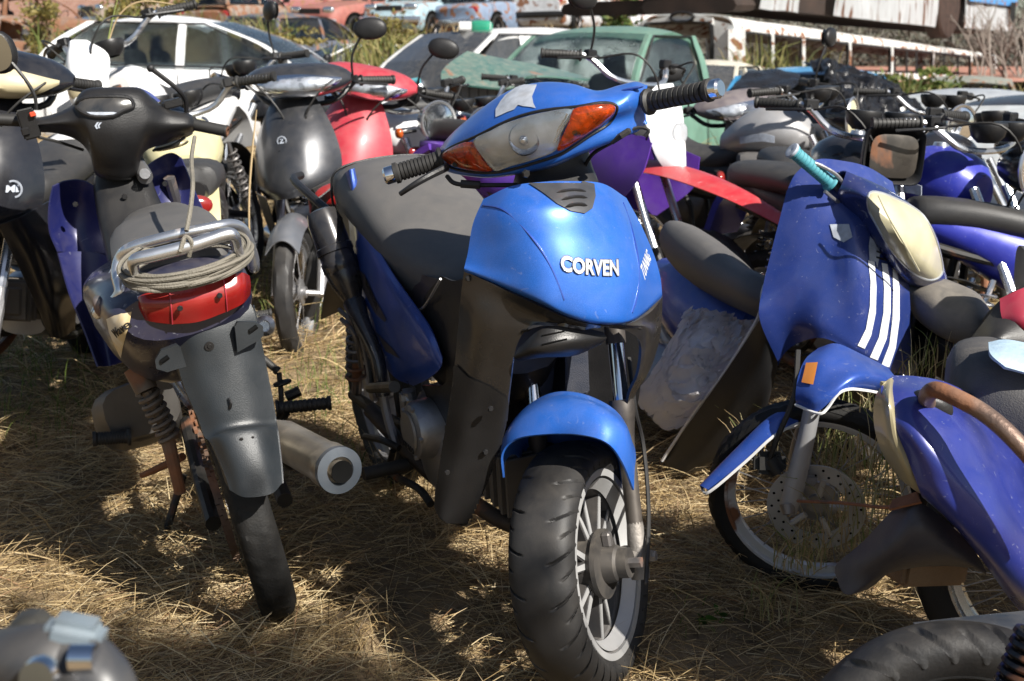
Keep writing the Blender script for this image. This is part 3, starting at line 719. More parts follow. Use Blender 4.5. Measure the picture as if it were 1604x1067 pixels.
    box(b,s(640,640,.12),(.03,.05,.09),axes(h.R,h.F,h.U),.008,2); tube(b,[s(648,640,.12),s(640,612,.13)],.014,10,1); tube(b,[s(640,628,.13),s(638,618,.13)],.02,10,1)
    En=part(T,'engine',b,ALU)
    b=B(); lathe(b,[(0,.041),(.046,.040),(.05,.036),(.048,.034)],Ec,X,32)
    for k in range(5):
        a=2*math.pi*k/5; bolt(b,Ec+(h.F*math.cos(a)+h.U*math.sin(a))*.060+X*.026,X,.007,.008)
    part(En,'clutch_cover',b,mat('worn_alloy_cover',(.34,.34,.34),.4,.8,dust=.5))
    b=B(); text_bm(b,'CORVEN',Ec+X*.042-h.U*.035,-h.F*1+h.U*-.0,h.U,.02,.001); part(En,'casting_mark',b,BLK,smooth=False)
    b=B()
    for k in range(8): box(b,h.w(0,-.44+.022*k,.36),(.15-.01*(k%2),.008,.13),axes(h.R,h.F,h.U),.002)
    part(En,'cylinder',b,mat('sooty_alloy',(.12,.11,.10),.6,.6,dust=.5))
    b=B(); tube(b,[h.w(0,-.40,.36),h.w(.0,-.33,.30),h.w(.02,-.36,.235),h.w(.06,-.5,.24),h.w(.10,-.7,.26),h.w(.15,-.95,.34)],.019,12,5); part(T,'exhaust_pipe',b,mat('hero_exhaust',(.06,.045,.035),.5,.6,rust=.1,dust=.15))
    b=B(); p,q=s(566,505,.16),s(503,332,.20); ax=(q-p).normalized(); L=(q-p).length
    tube(b,[s(600,620,.16),s(590,560,.16),s(566,505,.17),p+ax*.05],[.018,.018,.022,.028],12,4)
    lathe(b,[(.02,.05),(.038,.10),(.043,.13),(.043,.135),(.046,.14),(.046,.16),(.043,.165),(.043,L*.62),(.046,L*.63),(.046,L*.68),(.043,L*.69),(.043,L*.9),(.036,L),(.022,L+.005),(.020,L-.03),(0,L-.03)],p,ax,24)
    part(T,'muffler',b,mat('gloss_black_muffler',(.018,.019,.024),.22,.3,dust=.2,coat=.4))
    b=B(); tube(b,[s(531,485,.18),s(560,515,.16),s(573,560,.15),s(580,600,.15)],.006,8,4); tube(b,[s(535,500,.18),s(556,525,.17),s(566,575,.15)],.006,8,4); tube(b,[s(560,500,.14),s(590,560,.14),s(604,640,.14),s(620,700,.14)],.012,8,4); part(T,'subframe_tube',b,STEEL)
    b=B(); tube(b,[s(580,608,.16),s(618,606,.22)],.013,10,1); tube(b,[s(583,606,.15),s(580,560,.14)],.007,8,1); tube(b,[s(572,684,.17),s(600,690,.18),s(625,702,.16)],.009,8,3); tube(b,[s(616,706,.14),s(612,740,.15),s(655,765,.17),s(675,790,.17)],.009,8,4); part(T,'foot_lever',b,FRAMEM,split=True)
    b=B(); tube(b,[h.w(.13,-.75,.26),h.w(.24,-.75,.26)],.016,12,1); tube(b,[h.w(-.13,-.75,.26),h.w(-.24,-.75,.26)],.016,12,1); part(T,'footrest',b,RUBG,split=True)
    # ---- rear wheel, swingarm, shocks
    RC=h.s(596,630,0.0); l=h.loc(RC); RC=h.w(0,-1.27,.26)
    wheel(T,RC,h.R,.265,.19,.05,'cast',90,20,tread_block(34,.008),ALU)
    b=B()
    for sx in (-1,1):
        tube(b,[h.w(.085*sx,-.72,.33),h.w(.095*sx,-1.0,.29),h.w(.095*sx,-1.29,.265)],[.02,.017,.016],10,3); 
    part(T,'swingarm',b,FRAMEM,split=True)
    b=B()
    for sx in (-1,1):
        tube(b,[h.w(.11*sx,-1.2,.30),h.w(.11*sx,-1.12,.52)],.014,10,1); spring(b,h.w(.11*sx,-1.19,.34),h.w(.11*sx,-1.10,.60),.027,.005,9); tube(b,[h.w(.11*sx,-1.10,.60),h.w(.11*sx,-1.08,.68)],.024,10,1)
    part(T,'rear_shock',b,STEEL,split=True)
    b=B(); patch(b,[[h.w(-.07,-1.3,.60),h.w(0,-1.3,.63),h.w(.07,-1.3,.60)],[h.w(-.075,-1.5,.55),h.w(0,-1.5,.58),h.w(.075,-1.5,.55)],[h.w(-.08,-1.62,.40),h.w(0,-1.64,.41),h.w(.08,-1.62,.40)]],5,5,.004); patch(b,[[h.w(-.12,-1.40,.80),h.w(0,-1.44,.84),h.w(.12,-1.40,.80)],[h.w(-.11,-1.48,.74),h.w(0,-1.52,.76),h.w(.11,-1.48,.74)],[h.w(-.10,-1.40,.64),h.w(0,-1.44,.64),h.w(.1,-1.40,.64)]],4,4,.004); part(T,'rear_fender',b,BLK)
    b=B(); blob(b,h.w(0,-1.50,.79),h.R*.09,h.F*.02,h.U*.035); part(T,'tail_light',b,REDL)
    b=B(); tube(b,[h.w(.14,-1.1,.80),h.w(.165,-1.25,.84),h.w(.165,-1.42,.86),h.w(.13,-1.47,.86)],.011,10,4); part(T,'grab_rail',b,BLK)
    b=B(); tube(b,[h.w(-.12,-.72,.20),h.w(-.2,-.68,.08),h.w(-.26,-.66,.01)],.01,8,3); part(T,'side_stand',b,FRAMEM)
    return T
hero()
# ================================================================ left underbone seen from behind
def leftbike():
    k=Fr(PG(434,948),198,-13,3.4); f=k.f
    T=thing('motorcycle','navy underbone motorcycle seen from behind, broad red tail light, cable wound on its rack','motorcycle',k)
    C=k.w(0,0,.268)
    wheel(T,C,k.R,.268,.205,.042,'spoke',150,26,tread_block(60,.004),STEEL,RUBD)
    fc=k.w(.0,1.2,.27); wheel(T,fc,(k.R+k.F*.5).normalized(),.27,.21,.036,'spoke',72,14,None,CHR,RUBD)
    # mudguard
    rows=[[f(300,452,-.15),f(322,447,-.15),f(350,444,-.15),f(372,446,-.15)],[f(272,512,-.18),f(300,498,-.205),f(345,492,-.205),f(398,488,-.19)],[f(283,590,-.20),f(318,575,-.225),f(370,562,-.225),f(412,558,-.20)],[f(310,655,-.23),f(342,645,-.25),f(388,640,-.25),f(428,640,-.23)],
          [f(320,684,-.245),f(350,672,-.262),f(394,666,-.262),f(431,662,-.24)],[f(330,694,-.26),f(352,682,-.285),f(398,674,-.285),f(434,676,-.26)],[f(350,738,-.29),f(372,728,-.315),f(412,722,-.315),f(440,728,-.29)],[f(360,768,-.31),f(384,779,-.335),(f(424,774,-.335)),f(442,757,-.31)]]
    MG=mat('mudguard_plastic',(.013,.017,.021),.42,dust=.035,bump=.12,bscale=500)
    b=B(); patch(b,rows,5,6,.004); gb=bvh_of(b)
    for s_ in (0,3):
        e=[r[s_] for r in rows[1:]]; patch(b,[e,[p+k.F*.05+k.R*(.004 if s_ else -.004) for p in e]],2,3,.003)
    Mg=part(T,'rear_mudguard',b,MG)
    def on(x,y,o=.001):
        r=ray(x,y).normalized(); q=gb.ray_cast(CAMP,r); return (q[0]-r*o) if q[0] else f(x,y,-.22)
    for nm,px in (('bracket',((243,565),(252,549),(276,540),(283,545),(292,574),(262,583),(245,578))),('bracket',((368,512),(372,505),(400,505),(412,512),(413,526),(404,534),(372,552)))):
        b=B(); q=-.25 if px[0][0]<300 else -.235
        lo=[f(x,y,q) for x,y in px]; loft(b,[lo,[p+k.F*.012 for p in lo]],1); c=f(258,563,q-.002) if px[0][0]<300 else f(397,515,q-.002)
        o=part(Mg,nm,b,MG); b=B(); tube(b,[c-k.R*.008-k.U*.003,c+k.R*.008+k.U*.003],.0045,8,1); part(o,'slot',b,mat('black_gap',(.004,.004,.004),.8))
    b=B(); lathe(b,[(.009,0),(.009,.003),(.005,.003),(.004,.005),(0,.005)],on(328,542),-k.F,16); bolt(b,on(378,688),-k.F,.004,.001); bolt(b,on(396,685),-k.F,.003,.001); P=[on(358,624,.003),on(362,632,.008),on(360,640,.003)]; tube(b,P,.003,6,2); part(Mg,'screw',b,BLK,split=True)
    # tail body
    b=B(); secs=[]
    for y,zc,hw,zu,zd in ((-.22,.80,.105,.035,.06),(-.19,.80,.125,.045,.09),(-.12,.80,.135,.06,.15),(-.02,.80,.142,.06,.20),(.1,.79,.145,.05,.17),(.3,.77,.135,.04,.13),(.55,.72,.11,.05,.12)):
        secs.append(oval(k.w(-.012-.03*min(1,max(0,y+.2)*3),y,zc),k.R,k.U,hw*1.1,zu,24,2.4,zd*1.08))
    loft(b,secs,4); tb=bvh_of(b); Tb=part(T,'tail_body',b,mat('navy_paint',(.008,.010,.036),.28,.1,dust=.2,coat=.4,scr=.2))
    b=B(); decal(b,tb,[(168,500),(180,494),(206,488),(203,505),(196,532),(190,560),(180,540),(172,520)],.002,10); St=part(Tb,'side_sticker',b,mat('cream_sticker',(.55,.42,.22),.4,dust=.3,col2=(.6,.55,.45),c2=.5))
    b=B(); hh=tb.ray_cast(CAMP,ray(187,518).normalized()); 
    if hh[0]: text_bm(b,'Wave',hh[0],tb.ray_cast(CAMP,ray(200,505).normalized())[0]-(tb.ray_cast(CAMP,ray(178,522).normalized())[0] or hh[0]),k.U,.024,.0006,.3,tb,.0035,.0004)
    part(St,'model_lettering',b,BLK,smooth=False)
    # tail light
    def L3(pts,m,nm,o=None):
        b=B(); patch(b,pts,5,6,.004); return part(o or T,nm,b,m)
    up=[(211,477,-.19),(222,462,-.225),(265,452,-.24),(310,445,-.247),(350,435,-.245),(378,427,-.235),(391,432,-.20)]
    mi=[(211,484,-.195),(225,480,-.235),(268,478,-.255),(312,472,-.262),(354,462,-.26),(382,450,-.245),(393,448,-.205)]
    lo=[(214,494,-.19),(232,503,-.225),(270,508,-.24),(312,504,-.247),(356,488,-.245),(380,476,-.235),(392,462,-.20)]
    b=B(); patch(b,[[f(x,y,c+.012) for x,y,c in r] for r in (up,mi,lo)],4,5,.006); TL=part(T,'tail_light',b,mat('red_reflector',(.25,.01,.01),.35,.2,var=.4,vscale=50))
    for a,c in ((0,2),(2,4),(4,6)):
        b=B(); patch(b,[[f(x,y,cc) for x,y,cc in r[a:c+1]] for r in (up,mi,lo)],6,6,.006); part(TL,'red_lens',b,REDL if a==2 else mat('red_lens_bright',(.28,.008,.007),.2,0,dust=.12,coat=.5,trans=.15,var=.2))
    b=B()
    for i in (2,4): tube(b,[f(*up[i][:2],up[i][2]-.002),f(*mi[i][:2],mi[i][2]-.002),f(*lo[i][:2],lo[i][2]-.002)],.0014,6,3)
    part(TL,'seam',b,REDP,split=True)
    b=B(); bolt(b,f(344,463,-.268),-k.F,.006,.003); bolt(b,f(282,483,-.264),-k.F,.006,.003); part(TL,'screw',b,BLK,split=True)
    # seat, rack
    b=B(); secs=[]
    for y,zt,hw in ((-.12,.86,.06),(-.10,.885,.10),(0,.895,.118),(.15,.895,.12),(.35,.88,.115),(.5,.86,.10),(.62,.85,.08),(.66,.83,.05)):
        secs.append(oval(k.w(0,y,zt-.045),k.R,k.U,hw,.045,20,2.7,.05))
    loft(b,secs,4); part(T,'seat',b,VIN)
    b=B(); tube(b,[f(153,492,-.10),f(172,478,-.14),f(188,458,-.16),f(183,430,-.14),f(188,405,-.13),f(206,388,-.15),f(260,372,-.16),f(330,357,-.16),f(362,352,-.14),f(382,362,-.12),f(396,400,-.10),f(398,420,-.08),f(390,400,.0)],.0115,12,5)
    tube(b,[f(220,446,-.24),f(210,422,-.26),f(212,407,-.275),f(240,400,-.28),f(300,385,-.285),f(352,368,-.28),f(366,370,-.275),f(371,385,-.26),f(376,402,-.24)],[.010,.010,.012,.013,.013,.013,.012,.010,.010],12,5)
    tube(b,[f(150,492,-.1),f(158,470,-.06),f(172,440,-.02),f(190,410,.05),f(215,385,.2)],.010,10,4); part(T,'rear_rack',b,CHR,split=False)
    b=B(); blob(b,f(156,480,-.11),k.R*.012,k.F*.02,k.U*.022); part(T,'rack_foot',b,STEEL)
    # cable
    b=B(); R=random.Random(2)
    for i in range(13):
        a,c=R.uniform(84,103),R.uniform(22,38); ox,oy=R.uniform(-5,5),R.uniform(-8,10); P=[]
        for t in range(14):
            q=2*math.pi*t/14; x=292+ox+a*math.cos(q); y=408+oy+c*math.sin(q)-(x-292)*.20; P.append(f(x,y,-.20-.075*math.sin(q)*(1)-.015+R.uniform(-.006,.006)))
        tube(b,P,.0042,7,4,closed=True)
    tube(b,[f(292,362,-.20),f(298,330,-.17),f(302,290,-.12),f(300,250,.02),f(305,215,.2)],.0045,7,5)
    tube(b,[f(282,395,-.30),f(290,372,-.29),f(300,380,-.295),f(296,402,-.29)],.0045,7,5)
    single('coiled_cable','long grey cable wound in many loops around the chrome rear rack','cable',b,mat('grey_cable',(.13,.12,.095),.7,dust=.45,bump=.4,bscale=300),k)
    # neck and leg shields
    b=B(); loft(b,[oval(f(188,250,.93),k.R,k.F,.062,.05,16,3),oval(f(190,280,.92),k.R,k.F,.075,.055,16,3),oval(f(203,330,.86),k.R,k.F,.085,.08,16,3),oval(f(222,372,.80),k.R,k.F,.10,.10,16,3),oval(f(248,440,.68),k.R,k.F,.11,.14,16,3),oval(f(275,560,.55),k.R,k.F,.10,.15,16,3)],4); part(T,'centre_cover',b,CHAR)
    rows=[[f(84,292,.93),f(104,284,.96),f(130,284,.97),f(158,300,.95)],[f(78,325,.93),f(104,318,.985),f(130,320,1.0),f(162,335,.95)],[f(79,362,.93),f(104,358,.985),f(132,362,.99),f(170,378,.93)],[f(92,394,.91),f(112,396,.95),f(140,402,.96),f(182,412,.90)]]
    b=B(); patch(b,rows,5,5,.005); part(T,'leg_shield',b,NAVY)
    rows=[[f(91,396,.90),f(118,394,.93),f(150,396,.93),f(178,404,.88)],[f(110,460,.86),f(130,458,.9),f(155,460,.9),f(182,464,.84)],[f(134,520,.82),f(150,520,.86),f(168,520,.86),f(188,524,.80)],[f(154,574,.78),f(164,574,.82),f(178,572,.82),f(196,566,.76)]]
    b=B(); patch(b,rows,5,5,.005); part(T,'leg_shield',b,NAVY)
    rows=[[f(228,262,.98),f(248,248,1.0),f(268,240,1.0),f(284,248,.99)],[f(226,300,.96),f(250,292,1.0),f(276,288,1.01),f(303,296,.98)],[f(232,335,.93),f(255,335,.97),f(285,335,.98),f(318,330,.94)],[f(245,372,.9),f(265,374,.93),f(292,372,.93),f(322,350,.9)],[f(262,440,.84),f(280,440,.86),f(300,436,.86),f(330,420,.84)]]
    b=B(); patch(b,rows,5,5,.005); part(T,'leg_shield',b,NAVY)
    b=B(); tube(b,[f(219,258,.9),f(224,270,.86),f(228,278,.83)],[.016,.02,.02],14,3); tube(b,[f(228,272,.84),f(227,272,.80)],.014,16,1); part(T,'ignition_lock',b,ALU,split=True)
    b=B(); 
    for x,y in ((118,320),(258,288),(195,308)): bolt(b,f(x,y,.90 if x!=195 else .82),-k.F,.008,.006)
    part(T,'screw',b,BLK,split=True)
    # cowl and dash
    cols=[((48,186),(50,208),.86),((80,180),(82,208),.85),((112,166),(118,218),.84),((124,148),(140,240),.82),((142,139),(150,273),.81),((182,138),(182,282),.80),((218,139),(212,276),.81),((240,156),(226,238),.82),((262,170),(258,226),.84),((296,178),(290,216),.85),((304,186),(302,210),.87)]
    rows=[]
    for t,dy in ((-.0,.10),(0,.02),(.12,-.015),(.3,-.03),(.5,-.035),(.7,-.02),(.88,.01),(1,.04),(1,.12)):
        rows.append([f(a[0]+(c[0]-a[0])*t,a[1]+(c[1]-a[1])*t,d+dy) for a,c,d in cols])
    b=B(); patch(b,rows,5,4,.004); cb=bvh_of(b); Cw=part(T,'handlebar_cowl',b,BLK,ang=60)
    def ring(poly,r,m,nm,o,off=.002):
        P=[]
        for p in cr([V((x,y,0)) for x,y in poly],2,True):
            rr=ray(p.x,p.y).normalized(); q=cb.ray_cast(CAMP,rr)
            if q[0]: P.append(q[0]-rr*off)
        bb=B(); tube(bb,P,r,6,1,closed=True); return part(o,nm,bb,m)
    dash=[(119,165),(128,156),(140,152),(170,151),(198,152),(207,158),(209,168),(194,174),(178,182),(150,183),(134,179),(124,173)]
    b=B(); decal(b,cb,dash,.003,12); Ds=part(T,'instrument_dial',b,mat('dark_dial_glass',(.01,.012,.014),.12,dust=.3,coat=.8)); ring(dash,.005,BLK,'bezel',Ds,.004)
    b=B(); decal(b,cb,[(136,176),(178,176),(186,178),(176,182),(150,183)],.0045,6); part(Ds,'dust_strip',b,WSTK)
    b=B(); patch(b,[[f(214,142,.9),f(230,150,.9),f(246,162,.92)],[f(212,138,.97),f(232,146,.97),f(250,160,.98)]],4,4,.004); part(T,'front_cowl',b,INDIGO)
    b=B(); hh=cb.ray_cast(CAMP,ray(149,196).normalized()); 
    if hh[0]:
        text_bm(b,'\u2039',hh[0],k.R,k.U,.03,.0006,.4,cb,.002,.001); text_bm(b,'\u2039',hh[0]+k.R*.006-k.U*.001,k.R,k.U,.024,.0006,.6,cb,.002,.001)
    part(Cw,'wing_emblem',b,WSTK,smooth=False)
    for a,c,hollow in (((56,190),(-30,186),0),((298,194),(356,206),1)):
        p,q=f(*a,.87),f(*c,.83 if hollow else .88); b=B(); tube(b,[p-(q-p)*.3,p+(q-p)*.3],.011,10,1); hb=part(T,'handlebar',b,STEEL)
        b=B(); ax=(q-p).normalized(); L=(q-p).length; lathe(b,[(.012,0),(.021,0),(.021,.01),(.016,.014),(.0155,L*.95),(.017,L*.96),(.0165,L),(.010,L),(.009,L-.03),(0,L-.03)],p,ax,18); g=part(hb,'grip',b,RUBG)
        if hollow: b=B(); lathe(b,[(.0135,0),(.0135,.002),(.009,.002),(.009,-.02)],q,ax,18); part(g,'tube_end',b,RUST)
    b=B(); box(b,f(45,194,.83),(.042,.045,.075),axes(k.R,k.F,k.U),.004,2); box(b,f(40,206,.81),(.02,.02,.02),axes(k.R,k.F,k.U),.003); Sw=part(T,'switch_block',b,BLK)
    b=B(); box(b,f(51,179,.80),(.014,.012,.012),axes(k.R,k.F,k.U),.002); part(Sw,'red_button',b,mat('orange_red_button',(.6,.06,.02),.4,dust=.1))
    b=B(); box(b,f(270,162,.86),(.05,.04,.022),axes(k.R,k.F,k.U),.004,2); part(T,'brake_reservoir',b,BLK)
    b=B(); tube(b,[f(292,176,.88),f(290,155,.87),f(276,138,.86),f(248,116,.86),f(237,108,.86)],.0065,8,4); blob(b,f(236,107,.86),k.R*.010,k.F*.010,k.U*.010); part(T,'mirror_stem',b,BLK)
    nrm=(-k.F*.8-k.R*.3+k.U*.1).normalized(); mirror_part(T,[f(57,172,.87),f(54,150,.87),f(40,125,.87),f(18,98,.88)],f(-5,82,.88),k.R*.045*1.0,k.U*.055,nrm)
    b=B(); tube(b,[f(60,215,.85),f(90,222,.86),f(130,235,.9)],.004,6,4); tube(b,[f(290,215,.86),f(270,228,.87),f(240,236,.92)],.004,6,4); part(T,'cable',b,RUBG,split=True)
    b=B(); blob(b,f(268,228,1.02),k.R*.05,k.F*.02,k.U*.010); part(T,'indicator',b,YELD)
    # shocks
    b=B(); p,q=f(212,576,.0),f(230,612,-.02); tube(b,[p,q],[.026,.024],14,1); e=f(268,690,-.03); spring(b,q,e,.021,.0055,7.5,12); tube(b,[q,e],.012,10,1); tube(b,[f(262,686,-.03),f(275,740,-.04),f(282,770,-.03)],[.016,.013,.013],10,2); part(T,'rear_shock',b,mat('brown_dusty_steel',(.13,.10,.075),.6,.5,dust=.5,rust=.3))
    b=B(); p,e=f(394,540,.02),f(410,625,.0); spring(b,p,e,.017,.005,9,12); tube(b,[p,e],.010,8,1); tube(b,[f(408,622,0),f(420,668,-.0)],.0125,12,1); tube(b,[f(418,668,0),f(424,690,-.0)],.012,10,1); part(T,'rear_shock',b,mat('cream_white_steel',(.55,.52,.45),.5,.2,dust=.3,rust=.1))
    b=B(); tube(b,[k.w(-.075,.45,.33),k.w(-.08,.2,.29),k.w(-.08,-.05,.265)],.018,10,3); part(T,'swingarm',b,FRAMEM)
    b=B(); tube(b,[k.w(.075,.45,.33),k.w(.08,.2,.29),k.w(.08,-.05,.265)],.018,10,3); part(T,'swingarm',b,FRAMEM)
    # chain
    b=B(); lathe(b,[(.03,-.003),(.10,-.003),(.10,.003),(.03,.003)],k.w(-.055,0,.268),k.R,40)
    loop=[k.w(-.055,.5,.335),k.w(-.055,.25,.33),k.w(-.055,0,.375),k.w(-.055,-.08,.34),k.w(-.055,-.105,.268),k.w(-.055,-.08,.2),k.w(-.055,0,.162),k.w(-.055,.25,.23),k.w(-.055,.5,.27)]
    P=cr(loop,14,True)
    for i in range(0,len(P)-1,2):
        d=(P[(i+1)%len(P)]-P[i]); box(b,P[i]+(k.R*.004 if i%4 else -k.R*.004),(.009,.022,.010),axes(k.R,d.normalized(),k.R.cross(d.normalized())),0)
    for v in b.verts: pass
    part(T,'drive_chain',b,mat('rusty_chain',(.12,.07,.045),.7,.5,rust=.5,dust=.3))
    # engine, pegs, muffler
    b=B(); loft(b,[oval(f(222,640,.45),k.R,k.U,.09,.07,16,3),oval(f(215,650,.6),k.R,k.U,.11,.09,16,3),oval(f(218,640,.8),k.R,k.U,.08,.06,16,3)],3); lathe(b,[(0,.02),(.06,.018),(.065,0),(.065,-.06)],f(208,655,.52),-k.R,24); part(T,'engine',b,mat('worn_dark_alloy',(.11,.105,.10),.5,.7,dust=.4))
    for pts in (((205,684,.42),(145,688,.42)),((432,640,.42),(519,631,.40)),((405,556,.5),(436,582,.48))):
        a,c=f(*pts[0]),f(*pts[1]); b=B(); grip(b,a,c,.0165 if pts[0][0]!=405 else .010); part(T,'footrest',b,RUBG)
    b=B(); tube(b,[f(437,584,.48),f(440,612,.46),f(441,640,.45)],.007,8,2); blob(b,f(442,600,.46),k.R*.025,k.F*.015,k.U*.007); tube(b,[f(415,668,.42),f(436,660,.42),f(448,645,.41)],.013,8,2); tube(b,[f(448,622,.5),f(470,612,.5)],.014,10,1); part(T,'pedal_bracket',b,FRAMEM)
    p,q=f(438,685,.10),f(532,737,-.22); ax=(q-p).normalized(); L=(q-p).length
    b=B(); lathe(b,[(.018,-.12),(.03,-.06),(.040,.0),(.045,.03),(.0455,L*.8),(.049,L*.82),(.049,L*.97),(.044,L),(.032,L+.003),(.030,L-.012),(.022,L-.012),(.020,L+.012),(.013,L+.012),(.012,L-.05),(0,L-.05)],p,ax,36); part(T,'muffler',b,mat('dusty_stained_muffler',(.44,.40,.34),.38,.8,dust=.25,rust=.16,bump=.1,var=.3))
    b=B(); lathe(b,[(.047,L*.955),(.050,L*.96),(.050,L*1.003),(.030,L*1.012),(.028,L)],p,ax,36); part(T,'muffler_end_ring',b,mat('blue_grey_steel',(.13,.16,.2),.35,.7,dust=.3,rust=.2))
    b=B(); lathe(b,[(0,.0),(.024,.0),(.024,-.002)],p+ax*(L+.0135),ax,24); part(T,'muffler_outlet',b,mat('black_gap',(.004,.004,.004),.8)); b=B(); tube(b,[k.w(.09,.75,.30),k.w(.12,.5,.2),k.w(.13,.2,.24),p-ax*.1],.016,10,4); part(T,'exhaust_pipe',b,RUSTM)
    b=B(); tube(b,[f(287,715,.0),f(245,735,.06),f(222,745,.1)],[.009,.008,.006],8,3); part(T,'brake_arm',b,RUST)
    b=B(); tube(b,[k.w(-.12,.45,.2),k.w(-.2,.42,.08),k.w(-.24,.45,.0)],.010,8,3); part(T,'side_stand',b,FRAMEM)
    b=B()
    for s_ in (-1,1): tube(b,[k.w(.07*s_,.98,.85),k.w(.075*s_,1.1,.5),k.w(.075*s_,1.2,.27)],.016,10,2)
    part(T,'fork_leg',b,STEEL,split=True)
    b=B(); patch(b,[[k.w(.05*a,1.2+.29*math.sin(t),.27+.29*math.cos(t)) for a in (-1,-.5,0,.5,1)] for t in (-1.2,-.6,0,.6,1.1)],4,3,.004); part(T,'front_fender',b,NAVY)
leftbike()
# ================================================================ right underbone, leaning hard, striped shield
def rightbike():
    r=Fr(V((.677,2.985,-.07)),29,-26,-.7); f=r.f; s=r.s
    T=thing('motorcycle','blue underbone motorcycle leaning over at right with three white stripes down its front shield','motorcycle',r)
    C=PY(1280,778,2.74); A=V((-.26,-.93,-.22)).normalized()
    W=wheel(T,C,A,.247,.204,.034,'spoke',110,18,tread_block(50,.004),mat('tarnished_rim',(.62,.64,.67),.32,.4,rust=.05,dust=.2),RUBD,36,ALU)
    # disc
    b=B(); D=C+A*.045; lathe(b,[(.070,-.002),(.108,-.002),(.108,.002),(.070,.002),(.070,-.002)],D,A,60)
    e1=A.orthogonal().normalized(); e2=A.cross(e1)
    for i in range(5):
        t=2*math.pi*i/5; d=e1*math.cos(t)+e2*math.sin(t); tube(b,[D+d*.03,D+d*.075],.007,6,1)
    Dk=part(T,'brake_disc',b,mat('pitted_disc_steel',(.46,.45,.43),.45,.35,dust=.25,rust=.06))
    b=B()
    for i in range(36):
        t=2*math.pi*i/36; rr_=.083 if i%2 else .097; lathe(b,[(0,.0026),(.0032,.0026),(.0032,.0)],D+(e1*math.cos(t)+e2*math.sin(t))*rr_,A,8)
    part(Dk,'drilled_hole',b,mat('black_gap',(.004,.004,.004),.8))
    b=B(); cc=PY(1205,725,2.690); box(b,cc,(.07,.035,.05),axes(RT,FW,UP),.012,2); tube(b,[cc+UP*.01,cc-UP*.02+RT*.02],.022,12,1); part(T,'brake_caliper',b,FRAMEM)
    # fork legs (dusty alloy) front one over the disc
    b=B(); a0,a1,a2=PY(1272,640,2.620),PY(1262,690,2.620),PY(1235,800,2.650)
    tube(b,[a0,a1,a1+(a2-a1)*.6,a2],[.018,.0185,.022,.019],16,2); part(T,'fork_leg',b,mat('grey_fork_leg',(.34,.35,.37),.5,.5,dust=.4,rust=.08))
    b=B(); tube(b,[PY(1234,790,2.640),PY(1236,806,2.630)],[.018,.013],14,1); tube(b,[PY(1240,788,2.640),PY(1258,756,2.660)],.008,6,1); box(b,PY(1262,752,2.660),(.05,.02,.025),axes(RT,FW,UP),.006,2); part(T,'fork_foot',b,STEEL)
    b=B(); o=-A*.15; tube(b,[a0+o,a1+o,a1+(a2-a1)*.6+o,a2+o],[.018,.0185,.022,.019],12,2); part(T,'fork_leg',b,STEEL)
    b=B(); tube(b,[PY(1250,548,2.690),PY(1244,620,2.660),PY(1220,680,2.660),PY(1205,720,2.680)],.006,6,4); part(T,'brake_hose',b,RUBG)
    # fender: front pod and rear blade
    def Y(x,y,d): return PY(x,y,d)
    rows=[[Y(1282,545,2.740),Y(1310,538,2.720),Y(1350,555,2.720),Y(1390,575,2.750)],
          [Y(1262,562,2.690),Y(1298,558,2.660),Y(1352,570,2.660),Y(1402,590,2.710)],
          [Y(1250,590,2.660),Y(1290,592,2.620),Y(1345,582,2.620),Y(1415,606,2.690)],
          [Y(1246,620,2.640),Y(1283,622,2.590),Y(1338,594,2.600),Y(1395,606,2.680)],
          [Y(1247,632,2.640),Y(1280,645,2.590),Y(1325,609,2.590),Y(1380,612,2.680)]]
    rows[2][3]=Y(1405,600,2.690)
    b=B(); patch(b,rows,6,6,.005); fb=bvh_of(b); Fd=part(T,'front_fender',b,BLUE2)
    b=B(); decal(b,fb,[(1264,570),(1282,569),(1275,604),(1257,600)],.004,6); part(Fd,'amber_reflector',b,mat('orange_reflector',(.5,.17,.02),.25,dust=.1,coat=.5))
    b=B(); P=[Y(1246,634,2.635),Y(1282,648,2.585),Y(1296,640,2.585),Y(1312,618,2.585),Y(1330,610,2.590),Y(1356,612,2.620),Y(1378,616,2.660)]; tube(b,P,.0035,6,4); part(Fd,'white_edge',b,WHTD)
    rows=[[Y(1240,650,2.760),Y(1200,665,2.740),Y(1150,712,2.730),Y(1100,768,2.730)],[Y(1247,640,2.700),Y(1208,655,2.690),Y(1160,700,2.690),Y(1098,762,2.690)],[Y(1250,662,2.680),Y(1212,682,2.670),Y(1168,722,2.670),Y(1110,768,2.670)]]
    b=B(); patch(b,rows,5,5,.004); part(T,'fender_blade',b,BLUE2)
    b=B(); tube(b,[Y(1250,663,2.675),Y(1212,683,2.665),Y(1168,723,2.665),Y(1112,770,2.665),Y(1100,768,2.690)],.0035,6,4); part(T,'white_edge',b,WHTD)
    # shield
    rows=[[f(1232,300,-.21),f(1248,270,-.21),f(1280,250,-.20),f(1320,252,-.18),f(1360,262,-.16),f(1398,285,-.17)],
          [f(1222,340,-.2),f(1262,325,-.15),f(1305,318,-.11),f(1350,318,-.08),f(1385,325,-.08),f(1412,338,-.12)],
          [f(1208,395,-.19),f(1252,385,-.13),f(1300,372,-.08),f(1345,368,-.03),f(1390,385,-.03),f(1420,395,-.09)],
          [f(1195,450,-.18),f(1245,440,-.12),f(1300,432,-.06),f(1348,450,.0),f(1396,468,.0),f(1426,480,-.07)],
          [f(1190,500,-.17),f(1235,500,-.13),f(1290,500,-.05),f(1345,535,.0),f(1390,550,.0),f(1427,552,-.07)],
          [f(1218,566,-.17),f(1245,540,-.13),f(1290,530,-.05),f(1345,556,-.005),f(1388,580,-.01),f(1424,588,-.08)]]
